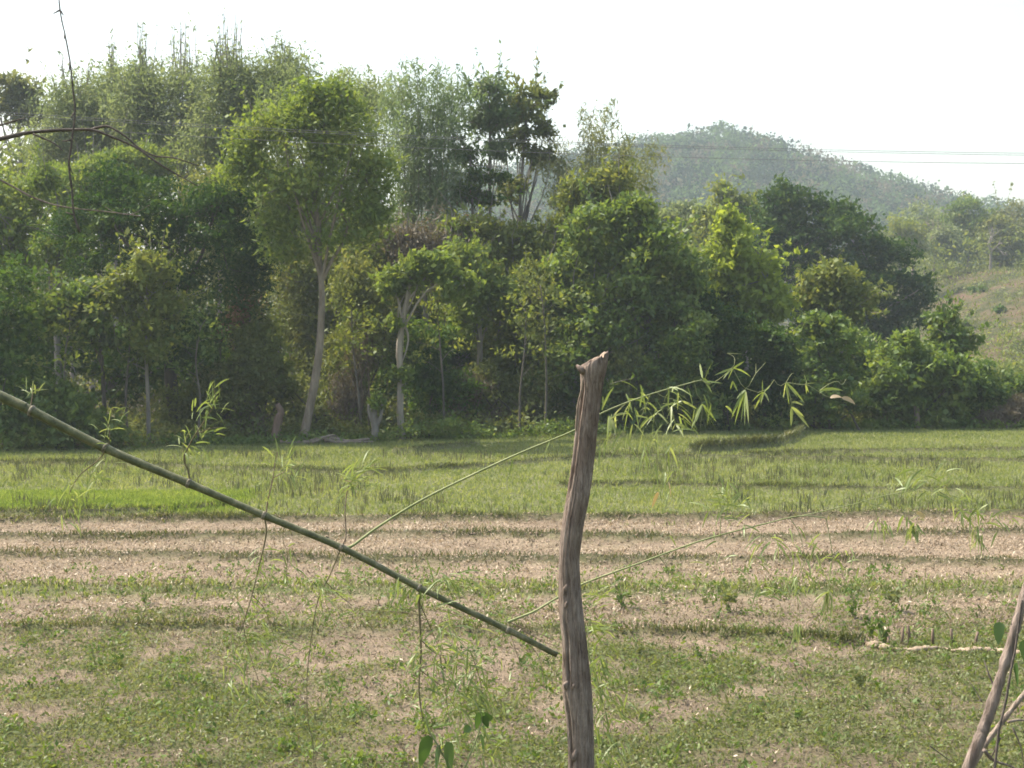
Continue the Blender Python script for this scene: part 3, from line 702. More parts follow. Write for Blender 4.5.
# on the hillside
def hillside_tree(label, px, py_top, py_base, Y, half, mat, seed, n=3600):
    b = at(px, py_base, Y); z = surface_z(b[0], Y)
    h = (py_base - py_top)
    base_py = 337 - (z - EYE) / Y * FPX
    make_tree('tree', label, 'tree', Y, [(px, py_top + h * .28, half * .8, h * .28), (px - half * .35, py_top + h * .52, half * .75, h * .28), (px + half * .4, py_top + h * .55, half * .75, h * .28), (px, py_top + h * .8, half * .9, h * .22)],
              mat, trunk=[(px, base_py), (px, (base_py + py_top) / 2), (px, py_top + h * .3)], n=n, leaf=(.5, .26), clump=.8, seed=seed, rough=.28, tr=(.25, .12))
hillside_tree('green round tree on the hillside crest above the clearing', 968, 194, 262, 212, 30, 'mid', 70, 5200)
hillside_tree('dull grey tree on the crest at the picture edge', 1012, 200, 262, 214, 28, 'grey', 71, 4200)
hillside_tree('second grey tree on the crest between green round tree and edge', 1000, 215, 264, 206, 22, 'dull', 72, 3200)
hillside_tree('pale thin crested tree at the upper corner of the clearing', 925, 200, 262, 222, 30, 'pale', 73, 3200)
hillside_tree('low dull tree where the clearing meets the hazy dark trees', 900, 215, 275, 190, 26, 'olive', 74, 3200)
hillside_tree('small olive tree on the crest beneath the green round one', 945, 225, 264, 204, 20, 'pale', 75, 2200)
hillside_tree('big grey green tree beyond the crest, mostly outside the picture', 1060, 205, 262, 216, 34, 'dull', 76, 3600)
def bare_tree(label, px, py_top, Y, seed, bark='pale', spread=.5):
    rng = np.random.default_rng(700 + seed)
    x = at(px, 300, Y)[0]; zb = surface_z(x, Y); loc = np.array([x, Y, zb])
    H = at(px, py_top, Y)[2] - zb
    o = empty('bare_tree', loc, label, 'tree', 'leafless trees on the hillside')
    T = Tubes(); C = Tubes()
    def grow(p, d, l, r, k, tubes):
        e = p + d * l
        tubes.add(np.array([p, (p + e) / 2 + rng.normal(size=3) * l * .05, e]), [r, r * .8, r * .6], 5, cap=False)
        if k == 0: return
        for _ in range(rng.integers(2, 4)):
            nd = unit(d + rng.normal(size=3) * spread + np.array([0, 0, .15]))
            grow(e, nd, l * (.6 + .2 * rng.random()), r * .6, k - 1, C)
    grow(np.array([0, 0, -.2]), np.array([0, 0, 1.0]), H * .36, .26, 4, T)
    T.build('trunk', BK[bark], o); C.build('crown', BK[bark], o)
bare_tree('leafless pale tree on the slope, nearest the hazy dark trees', 912, 222, 198, 1)
bare_tree('leafless pale tree standing under the pale thin crested tree', 934, 214, 205, 2)
bare_tree('leafless tree in front of the grey crest trees', 990, 225, 200, 3, 'grey')

def slope_shrub(label, px, py, r, mat, seed):
    v = (384 - py) / FPX; u = (px - 512) / FPX
    d = np.array([u, CP + v * SP, -SP + v * CP]); d /= d[1]
    Y = 95.0
    while Y < 300 and (np.array([0, 0, EYE]) + d * Y)[2] > float(hillside_z(np.array([d[0] * Y]), np.array([Y]))[0]): Y += .5
    return make_bush('shrub', label, 'shrub', Y, [(px, py - r * .7, r, r), (px + r * .6, py - r * .5, r * .7, r * .7)], mat, 500, (.45, .22), .3, group='shrubs scattered on the hillside clearing', seed=seed, nstem=4, zbase=surface_z(d[0] * Y, Y) - .2)
for k, (lab, px, py, r, mat) in enumerate([
    ('dark shrub alone in the middle of the clearing', 1000, 313, 4, 'dark'),
    ('small dark shrub in the upper clearing, left of a near twin', 973, 293, 3.4, 'dark'),
    ('small dark shrub in the upper clearing, right of a near twin', 982, 292, 3, 'mid'),
    ('brown shrub at the top of the clearing below leafless trees', 951, 272, 4.5, 'twig'),
    ('dull shrub near the crest at the edge of the reddish earth', 1010, 268, 4.5, 'dull'),
    ('pale green shrub low on the clearing beside the small upright tree', 966, 330, 6, 'olive')]):
    slope_shrub(lab, px, py, r, mat, 100 + k)

sap_bark = bark_mat('sapling_bark', (.075, .065, .052), (.17, .148, .12))
# slim saplings and dry brush in the shade of the edge
protos = []
for i, (px, H, lean_) in enumerate([(62, 4.6, .3), (128, 5.2, -.2), (196, 4.4, .4), (362, 5.0, -.5), (444, 5.4, .5), (545, 6.2, -.3), (640, 5.6, .3), (668, 6.6, -.2), (520, 5.0, .7)]):
    x = (px - 512) / FPX * 56; Y = float(line_y(x)) + .9 + .5 * math.sin(i * 2.1); x = (px - 512) / FPX * Y
    o = empty('sapling', (x, Y, surface_z(x, Y)), 'slim grey sapling with a bare stem at the shaded edge of the wood', 'sapling', 'slim saplings along the wood edge')
    if i < 4:
        r = np.random.default_rng(820 + i); T = Tubes()
        e = np.array([lean_, r.normal() * .2, 5.2])
        pth = spline([np.array([0, 0, -.1]), e * .35 + r.normal(size=3) * .12, e * .7 + r.normal(size=3) * .15, e], 14)
        T.add(pth, np.linspace(.055, .02, 14), 7, rough=.05)
        pts = []
        for k in range(9):
            b0 = pth[r.integers(6, 14)]; t = b0 + np.array([r.normal() * .7, r.normal() * .6, .3 + .6 * r.random()])
            T.add(np.array([b0, (b0 + t) / 2 + r.normal(size=3) * .06, t]), [.016, .011, .005], 4, cap=False)
            pts.append(t + r.normal(size=(46, 3)) * np.array([.26, .26, .16]))
        pts.append(pth[-1] + r.normal(size=(120, 3)) * np.array([.5, .5, .35]))
        v, f = leaf_quads(r, np.vstack(pts), .2, .10)
        protos.append((T.build('trunk', sap_bark, o), mesh_np('crown', v, f, LM[['olive', 'dull', 'mid', 'olive'][i]], o)))
    else:
        for c_ in protos[i % 4]:
            d_ = c_.copy(); COL.objects.link(d_); d_.parent = o
    o.scale = (1, 1, H / 5.2); o.rotation_euler = (0, 0, i * 2.4)
make_bush('brush_pile', 'dead brown brush in the shade between reddish stump and dark bushes', 'brush pile', 54.6, [(238, 412, 24, 18), (258, 425, 20, 12)], 'twig', 1800, (.30, .03), .3, seed=34, bark='drybrown', nstem=26)
make_bush('vine_thicket', 'greyish dry vine curtain beside the forked stump', 'vines', 55.6, [(345, 395, 20, 34), (360, 360, 14, 36)], 'twig', 2600, (.24, .05), .32, seed=35, droop=1.2, bark='drybrown', nstem=18)
make_bush('brush_pile', 'tangle of dry brown creepers behind the bamboo side branch, left of the post', 'brush pile', 58.2, [(455, 408, 22, 16), (470, 390, 18, 20)], 'twig', 2200, (.26, .04), .3, seed=36, bark='drybrown', nstem=26, droop=.9)
make_bush('vine_thicket', 'dull brown vine curtain in the shade behind the bamboo leaves, beyond the post', 'vines', 58.6, [(625, 375, 18, 40), (650, 395, 18, 30)], 'dull', 3600, (.22, .07), .3, seed=37, droop=1.2, nstem=14)

# ---- masses nobody could count
rng = np.random.default_rng(77)
def mass(name, pts, per, cl, L, W, mat, droop=.3):
    q = (pts[:, None, :] + rng.normal(size=(len(pts), per, 3)) * cl).reshape(-1, 3)
    v, f = leaf_quads(rng, q, L, W, droop, .6)
    return tag(mesh_np(name, v, f, LM[mat]), kind='stuff')
# low growth all along the wood floor
n = 3600
x = rng.uniform(-30, 32, n); y = line_y(x) + .4 + rng.random(n) ** 1.6 * 14
z = ground_z(x, y) + rng.random(n) * (.5 + .12 * (y - line_y(x)))
mass('undergrowth', np.stack([x, y, z], 1), 26, np.array([.35, .35, .22]), .2, .09, 'dull')
x = rng.uniform(-30, 32, 1500); hp = vnoise(x, x * 0, 1.7, 55, 3) ** 2 * np.where((x > -10.8) & (x < -4.8), .25, 1); y = line_y(x) - .2 + rng.normal(size=1500) * .35 - 1.2 * hp
mass('edge_weeds', np.stack([x, y, ground_z(x, y) + .08 + 1.9 * hp * rng.random(1500)], 1), 12, np.array([.22, .2, .09]), .17, .07, 'bright')
# scrub on the lower hillside
n = 700
x = rng.uniform(30, 75, n); y = rng.uniform(78, 150, n); z = np.maximum(ground_z(x, y), hillside_z(x, y))
mass('scrub', np.stack([x, y, z + .4 + rng.random(n) * .7], 1), 30, np.array([.7, .7, .4]), .36, .18, 'olive')
# scrub wood along the crest of the hillside
n = 420
px = rng.uniform(872, 1110, n); Y = rng.uniform(196, 232, n); x = (px - 512) / FPX * Y
z = hillside_z(x, Y) + rng.random(n) ** 1.3 * np.interp(px, [872, 930, 1110], [9.0, 5.5, 6.5])
mass('crest_scrub', np.stack([x, Y, z], 1), 34, np.array([1.0, 1.0, .7]), .5, .24, 'olive')
# rough grass and stalks on the clearing
n = 9000
x = rng.uniform(44, 130, n); y = rng.uniform(120, 222, n)
mass('rough_grass', np.stack([x, y, hillside_z(x, y) + .15], 1), 6, np.array([.6, .6, .12]), .5, .12, 'dull', -.6)
n = 260
x = rng.uniform(40, 120, n); y = rng.uniform(112, 212, n); k = vnoise(x, y, 18, 83, 2) > .48; x, y = x[k], y[k]
mass('clearing_growth', np.stack([x, y, hillside_z(x, y) + .25], 1), 40, np.array([.8, .8, .28]), .4, .16, 'dull')
# wood on the far hill
n = 2200
px = rng.uniform(430, 1090, n); Y = 290 + 330 * rng.random(n) ** .8
x = (px - 512) / FPX * Y; z = hill_z(x, Y)
sz = rng.uniform(.6, 1.75, n) ** 1.2
per = 100
d = unit(rng.normal(size=(n, per, 3))); d[..., 2] = np.abs(d[..., 2]) * 1.3 - .25
c = np.stack([x, Y, z + 3.2 * sz], 1)
q = c[:, None, :] + d * (3.6 * sz[:, None, None]) * (.75 + .35 * rng.random((n, per, 1)))
grp = rng.choice(4, n, p=[.32, .36, .16, .16])
VV, FF = [], []
o_hill = None
for g, mname in enumerate(['hilldark', 'hillmid', 'hilldark', 'hilldry']):
    v, f = leaf_quads(rng, q[grp == g].reshape(-1, 3), 1.3, .8, .2, .6)
    VV.append(v); FF.append((f, g))
off = 0; fl = []; mi = []
for v, (f, g) in zip(VV, FF):
    fl.append(f + off); mi.append(np.full(len(f), g)); off += len(v)
fw = mesh_np('hill_wood', np.concatenate(VV), np.concatenate(fl), LM['hilldark'])
for mname in ['hillmid', 'hilldark', 'hilldry']: fw.data.materials.append(LM[mname])
fw.data.polygons.foreach_set('material_index', np.concatenate(mi).astype(np.int32))
tag(fw, kind='stuff')
# wood behind the bamboo, a filler that reads as one mass
n = 1500
px = rng.uniform(-60, 720, n); Y = rng.uniform(86, 100, n)
topy = np.interp(px, [-60, 60, 230, 380, 470, 540, 640, 720], [150, 145, 135, 215, 240, 245, 235, 255])
x = (px - 512) / FPX * Y; zt = EYE + (337 - topy) / FPX * Y
z = zt * rng.random(n) ** .75 - .5
mass('far_wood', np.stack([x, Y, z], 1), 60, np.array([1.1, 1.1, .9]), .42, .2, 'olive')
# ================================================================== field cover
GM = {
 'grass': leaf_mat('field_grass', [(.135, .178, .056), (.21, .25, .09), (.30, .32, .14)], .46, .015, hue_scale=.35),
 'bund':  leaf_mat('bund_grass', [(.055, .070, .024), (.10, .115, .04), (.17, .165, .07)], .35, .03, hue_scale=.6),
 'weed':  leaf_mat('low_weed', [(.095, .12, .046), (.15, .178, .068), (.225, .24, .11)], .42, .015, hue_scale=.8),
 'straw': leaf_mat('straw_bits', [(.20, .145, .10), (.36, .275, .19), (.52, .42, .30)], .12, .04, hue_scale=2),
 'tall':  leaf_mat('dry_stalk', [(.075, .09, .045), (.11, .12, .065), (.16, .15, .09)], .35, .02),
}
rng = np.random.default_rng(91)
def in_view(n, y0, y1, margin=3.0):
    y = np.sqrt(rng.random(n) * (y1 ** 2 - y0 ** 2) + y0 ** 2)
    x = (rng.random(n) * 2 - 1) * (.366 * y + margin)
    k = y < line_y(x) + .5
    return x[k], y[k]
def blades(name, x, y, h, w, mat, lean=.35, z=None):
    n = len(x)
    if z is None:
        z = ground_z(x, y) + bund_field(x, y)[0]
    b = np.stack([x, y, z - .01], 1)
    a = rng.random(n) * 2 * PI
    s = np.stack([np.cos(a), np.sin(a), 0 * a], 1) * (w * .5)[:, None]
    t = b + np.stack([rng.normal(size=n) * lean * h, rng.normal(size=n) * lean * h, h], 1)
    m = b + (t - b) * .5 + np.stack([0 * h, 0 * h, .08 * h], 1)
    v = np.stack([b - s * .6, b + s * .6, m + s, t, m - s], 1).reshape(-1, 3)
    f = np.arange(n * 5).reshape(n, 5)
    return tag(mesh_np(name, v, f, mat), kind='stuff')
def rep(a, k): return np.repeat(a, k)
# green rice regrowth beyond the straw strips
x, y = in_view(100000, 21, 62)
keep = (rng.random(len(x)) < green_amount(x, y) * .95) & ((y > 29.5) | (y < 23.6))
x, y = x[keep], y[keep]
x = rep(x, 3) + rng.normal(size=len(x) * 3) * .04; y = rep(y, 3) + rng.normal(size=len(y) * 3) * .04
blades('grass', x, y, rng.uniform(.04, .13, len(x)), rng.uniform(.015, .032, len(x)), GM['grass'])
# near weeds
x, y = in_view(90000, 9.5, 20.5, 2)
keep = rng.random(len(x)) < green_amount(x, y) * .8 + .06
x, y = x[keep], y[keep]
z = ground_z(x, y) + bund_field(x, y)[0]
c = np.stack([x, y, z + .012 + rng.random(len(x)) * .05], 1)
c = (c[:, None, :] + rng.normal(size=(len(c), 3, 3)) * np.array([.035, .035, .014])).reshape(-1, 3)
v, f = leaf_quads(rng, c, .05, .018, -.25, .5)
tag(mesh_np('low_weeds', v, f, GM['weed']), kind='stuff')
# dead bits of leaf and stem lying between the weeds
x, y = in_view(60000, 10, 20.5, 2)
c = np.stack([x, y, ground_z(x, y) + bund_field(x, y)[0] + .01 + rng.random(len(x)) * .03], 1)
v, f = leaf_quads(rng, c, .05, .011, -.05, .8)
tag(mesh_np('litter', v, f, LM['twig']), kind='stuff')
# fresh seedlings in the flooded corner plot
y = rng.uniform(31.6, 36.6, 16000); x = rng.uniform(-17, -6.2, 16000)
k = rng.random(16000) < sstep(0, .5, -6.4 - x + .8 * (vnoise(x, y, 2, 33, 2) - .5)) * sstep(0, .8, 36.4 - y)
x, y = x[k], y[k]
x = rep(x, 3) + rng.normal(size=len(x) * 3) * .05; y = rep(y, 3) + rng.normal(size=len(y) * 3) * .05
blades('rice_seedlings', x, y, rng.uniform(.06, .15, len(x)), rng.uniform(.015, .03, len(x)), leaf_mat('seedling_blade', [(.13, .19, .045), (.19, .26, .062), (.27, .32, .09)], .48, .01))
# taller tufts among them, seen as darker flecks
x, y = in_view(2400, 11, 24, 2)
keep = rng.random(len(x)) < vnoise(x, y, 2.2, 91, 3) ** 2 * 1.6
x, y = x[keep], y[keep]
x = rep(x, 16) + rng.normal(size=len(x) * 16) * .055; y = rep(y, 16) + rng.normal(size=len(y) * 16) * .055
z = ground_z(x, y) + bund_field(x, y)[0]
c = np.stack([x, y, z + rng.random(len(x)) * .13], 1)
v, f = leaf_quads(rng, c, .06, .026, -.3, .6)
tag(mesh_np('leafy_tufts', v, f, LM['mid']), kind='stuff')
# grass on the bunds
xs_, ys_, hs_ = [], [], []
for pl, h, w, k in BUNDS_W:
    seg = np.hypot(*np.diff(pl, axis=0).T); tot = seg.sum()
    m = int(tot * 240 * k)
    s = rng.random(m) * (len(pl) - 1.001); i = s.astype(int); t = (s - i)[:, None]
    p = pl[i] * (1 - t) + pl[i + 1] * t + rng.normal(size=(m, 2)) * w * np.array([.3, .55])
    dens = vnoise(p[:, 0], p[:, 1], 1.5, 95, 3)
    kk = rng.random(m) < dens * 1.5
    xs_.append(p[kk, 0]); ys_.append(p[kk, 1]); hs_.append((.03 + .13 * rng.random(kk.sum()) * dens[kk] * 1.4) * (1.5 if h > .25 else 1))
x, y, h = map(np.concatenate, (xs_, ys_, hs_))
blades('bund_grass', x, y, h, rng.uniform(.010, .024, len(x)), GM['bund'], .45)
# straw litter over the dry strips
x, y = in_view(150000, 11, 31.2, 2)
keep = rng.random(len(x)) < np.where(y > 19, 1.0, .22) * (1 - .6 * green_amount(x, y)) * np.clip(vnoise(x, y, 1.4, 87, 4) * 3.4 - 1.1, .06, 1)
x, y = x[keep], y[keep]
z = ground_z(x, y) + bund_field(x, y)[0]
c = np.stack([x, y, z + .015 + rng.random(len(x)) * .03], 1)
v, f = leaf_quads(rng, c, .06, .012, -.05, .8)
tag(mesh_np('straw', v, f, GM['straw']), kind='stuff')
# brown litter and crumbled clods on the dry strips
x, y = in_view(42000, 18.5, 31.2, 2)
c = np.stack([x, y, ground_z(x, y) + bund_field(x, y)[0] + .008 + rng.random(len(x)) * .02], 1)
v, f = leaf_quads(rng, c, .07, .016, -.03, .8)
tag(mesh_np('stubble', v, f, leaf_mat('old_stubble', [(.10, .075, .052), (.19, .145, .10), (.34, .265, .19)], .1, .01, hue_scale=1)), kind='stuff')
x, y = in_view(16000, 11.5, 31.2, 2)
k = rng.random(len(x)) < (1.05 - green_amount(x, y)) * np.clip(vnoise(x, y, 1.1, 131, 3) * 3 - .9, .05, 1)
x, y = x[k], y[k]; n = len(x)
s = rng.uniform(.008, .028, n) * np.where(y > 19, 1.2, .8)
o6 = np.array([(1, 0, 0), (-1, 0, 0), (0, 1, 0), (0, -1, 0), (0, 0, .75), (0, 0, -.6)], float)
f8 = np.array([(0, 2, 4), (2, 1, 4), (1, 3, 4), (3, 0, 4), (2, 0, 5), (1, 2, 5), (3, 1, 5), (0, 3, 5)])
cl = np.stack([x, y, ground_z(x, y) + bund_field(x, y)[0] + s * .25], 1)
ang = rng.random(n) * PI
vv = o6[None] * s[:, None, None] * (1 + .3 * rng.normal(size=(n, 6, 1)))
vv = np.stack([vv[..., 0] * np.cos(ang)[:, None] - vv[..., 1] * np.sin(ang)[:, None], vv[..., 0] * np.sin(ang)[:, None] + vv[..., 1] * np.cos(ang)[:, None], vv[..., 2]], -1) + cl[:, None, :]
ff = (f8[None] + 6 * np.arange(n)[:, None, None]).reshape(-1, 3)
tag(mesh_np('clods', vv.reshape(-1, 3), ff, bark_mat('dry_clod', (.20, .15, .105), (.40, .31, .22), 30, 1, .4, 1)), kind='stuff')
# dry stalks standing in the green part, in loose patches
x, y = in_view(9000, 31, 48, 2)
keep = rng.random(len(x)) < (vnoise(x, y, 3.5, 97, 2) > .55) * .22
x, y = x[keep], y[keep]
x = rep(x, 6) + rng.normal(size=len(x) * 6) * .06; y = rep(y, 6) + rng.normal(size=len(y) * 6) * .06
blades('dry_stalks', x, y, rng.uniform(.12, .36, len(x)), rng.uniform(.012, .03, len(x)), GM['tall'], .16)
# rough grass of the bank underfoot
x = rng.uniform(-6, 6, 9000); y = rng.uniform(.5, 9.5, 9000)
k = ~((np.abs(x) < .6) & (y < 1.2)); x, y = x[k], y[k]
blades('bank_grass', x, y, rng.uniform(.04, .12, len(x)), rng.uniform(.004, .010, len(x)), GM['bund'], .4)

# single weeds that stand out of the straw
def weed_mesh(seed, H):
    r = np.random.default_rng(seed)
    T = Tubes(); pts = []
    for k in range(4):
        e = np.array([r.normal() * H * .22, r.normal() * H * .22, H * (.75 + .3 * r.random())])
        p = spline([np.zeros(3), e * .5 + r.normal(size=3) * .01, e], 6)
        T.add(p, np.linspace(.006, .002, 6), 4, cap=False)
        t = r.random(16)[:, None]
        pts.append(p[0] + (p[-1] - p[0]) * (.2 + .85 * t) + r.normal(size=(16, 3)) * H * .09)
    v, f = leaf_quads(r, np.vstack(pts), H * .23, H * .12, -.2, .5)
    return T, v, f
protos = []
for i, (px, py, hp) in enumerate([(622, 608, 24), (728, 612, 28), (870, 640, 26), (893, 612, 30), (853, 618, 24), (466, 628, 14), (884, 645, 30), (705, 606, 12), (145, 604, 14), (640, 655, 15), (700, 660, 16), (860, 690, 22), (798, 720, 16), (120, 668, 12), (975, 700, 14), (420, 612, 14)]):
    p = on_field(px, py); Y = p[1]
    H = hp * Y / FPX
    o = empty('weed_plant', (p[0], p[1], surface_z(p[0], p[1])), 'small leafy weed standing upright on the strawy ground', 'weed', 'single weeds on the straw strips')
    if i < 4:
        T, v, f = weed_mesh(40 + i, .42)
        s = T.build('stem', BK['cane'], o); l = mesh_np('leaves', v, f, GM['weed'] if i % 2 else LM['mid'], o); protos.append((s, l))
    else:
        for c in protos[i % 4]:
            d = c.copy(); COL.objects.link(d); d.parent = o
    o.scale = (H / .42,) * 3
    o.rotation_euler = (0, 0, i * 1.7)

# pale straw ridge with its row of short stakes
P = np.array([on_field(a, b) for a, b in [(866, 646), (885, 649), (910, 652), (935, 650), (960, 653), (985, 652), (1008, 655), (1060, 658)]])
P[:, 2] = ground_z(P[:, 0], P[:, 1]) + .035
ps = spline(P, 70); ps[:, 1] += .02 * RNG.normal(size=70); ps[:, 2] += .008 * RNG.normal(size=70)
T = Tubes(); T.add(ps, .005 + .085 * vnoise(ps[:, 0], ps[:, 1] * 0, .28, 9, 2), 12, rough=.06)
T.v = [np.stack([q[:, 0], q[:, 1], (q[:, 2] - P[:, 2].mean()) * .75 + P[:, 2].mean() - .005], 1) for q in T.v]
rd = T.build('straw_ridge', bark_mat('old_straw', (.19, .14, .095), (.38, .30, .21), 12, 1, .8), None)
tag(rd, 'pale dry straw ridge lying across the near field by a row of stakes', 'straw ridge')
first = None
for i, (px, pb, pt) in enumerate([(901, 648, 631), (909, 648, 629), (933, 649, 632), (953, 649, 632), (976, 649, 635), (888, 650, 640)]):
    p = on_field(px, pb - 4); h = (pb - pt) * p[1] / FPX
    z = surface_z(p[0], p[1])
    if first is None:
        T = Tubes(); T.add(np.array([[0, 0, -.08], [.01, 0, .1], [0, .01, .25]]), [.020, .019, .016], 7, rough=.08)
        s = T.build('stake', BK['drybrown'], None); first = s
    else:
        s = first.copy(); COL.objects.link(s)
    s.location = (p[0], p[1], z); s.scale = (1, 1, max(h, .1) / .25); s.rotation_euler = (.06 * math.sin(i * 3), .12 * math.cos(i * 2.2), i)
    tag(s, 'short brown stake in the row beside the pale straw ridge', 'stake', 'stakes along the straw ridge')

# ================================================================== wires
wire_mat = bark_mat('dull_aluminium', (.10, .10, .105), (.16, .16, .165), 3, 1, 0, .7)
def wire(pts, Y, r, label):
    a = np.polyfit([p[0] for p in pts], [p[1] for p in pts], 2)
    px = np.linspace(-1400, 3600, 120)
    P = np.stack([(px - 512) / FPX * Y, np.full(120, Y), np.zeros(120)], 1)
    for q, xx in zip(P, px): q[2] = at(xx, np.polyval(a, xx), Y)[2]
    T = Tubes(); T.add(P, r, 6, cap=False)
    tag(T.build('power_line', wire_mat), label, 'wire', 'overhead wires crossing the field')
wire([(207, 137), (560, 153.4), (1024, 163.5)], 36, .006, 'lowest overhead wire, running before the trees and out over the sky')
wire([(300, 132), (801, 151), (1024, 155.2)], 36.6, .006, 'thin overhead wire, middle of the three')
wire([(300, 130), (801, 149.2), (1024, 153.2)], 37.2, .006, 'thin overhead wire, topmost of the three')

# ================================================================== foreground
post_m, nt, N, L = new_mat('weathered_post_wood')
tc = N.new('ShaderNodeTexCoord'); mp = N.new('ShaderNodeMapping'); mp.inputs['Scale'].default_value = (1, 1, .07)
L.new(tc.outputs['Object'], mp.inputs['Vector'])
n1 = N.new('ShaderNodeTexNoise'); n1.inputs['Scale'].default_value = 130; n1.inputs['Detail'].default_value = 7; n1.inputs['Roughness'].default_value = .7
n1.inputs['Distortion'].default_value = .6
L.new(mp.outputs[0], n1.inputs['Vector'])
mp3 = N.new('ShaderNodeMapping'); mp3.inputs['Scale'].default_value = (1, 1, .22)
L.new(tc.outputs['Object'], mp3.inputs['Vector'])
n3 = N.new('ShaderNodeTexNoise'); n3.inputs['Scale'].default_value = 75; n3.inputs['Detail'].default_value = 8; n3.inputs['Roughness'].default_value = .75; n3.inputs['Distortion'].default_value = 1.2
L.new(mp3.outputs[0], n3.inputs['Vector'])
av = N.new('ShaderNodeMath'); av.operation = 'MULTIPLY_ADD'; av.inputs[1].default_value = .5
hf = N.new('ShaderNodeMath'); hf.operation = 'MULTIPLY'; hf.inputs[1].default_value = .5
L.new(n3.outputs['Fac'], hf.inputs[0]); L.new(n1.outputs['Fac'], av.inputs[0]); L.new(hf.outputs[0], av.inputs[2])
n2 = N.new('ShaderNodeTexNoise'); n2.inputs['Scale'].default_value = 9; n2.inputs['Detail'].default_value = 4
L.new(tc.outputs['Object'], n2.inputs['Vector'])
r1 = ramp(N, [(.36, (.078, .060, .049)), (.48, (.235, .192, .162)), (.61, (.37, .322, .28))]); L.new(av.outputs[0], r1.inputs['Fac'])
r2 = ramp(N, [(.35, (.62, .55, .50)), (.65, (1.05, 1.0, .96))]); L.new(n2.outputs['Fac'], r2.inputs['Fac'])
mu = N.new('ShaderNodeMix'); mu.data_type = 'RGBA'; mu.blend_type = 'MULTIPLY'; mu.inputs['Factor'].default_value = 1
L.new(r1.outputs[0], mu.inputs[6]); L.new(r2.outputs[0], mu.inputs[7])
bs = N.new('ShaderNodeBsdfPrincipled'); bs.inputs['Roughness'].default_value = .9; bs.inputs['Specular IOR Level'].default_value = .15
L.new(mu.outputs[2], bs.inputs['Base Color'])
bp = N.new('ShaderNodeBump'); bp.inputs['Strength'].default_value = .9; bp.inputs['Distance'].default_value = .009
L.new(av.outputs[0], bp.inputs['Height']); L.new(bp.outputs[0], bs.inputs['Normal'])
ou = N.new('ShaderNodeOutputMaterial'); L.new(bs.outputs[0], ou.inputs['Surface'])
cut_m = bark_mat('fresh_split_wood', (.17, .125, .09), (.34, .27, .205), 60, .1, .5)
knot_m = bark_mat('dark_knot_wood', (.055, .04, .03), (.16, .115, .085), 40, 1, .5)

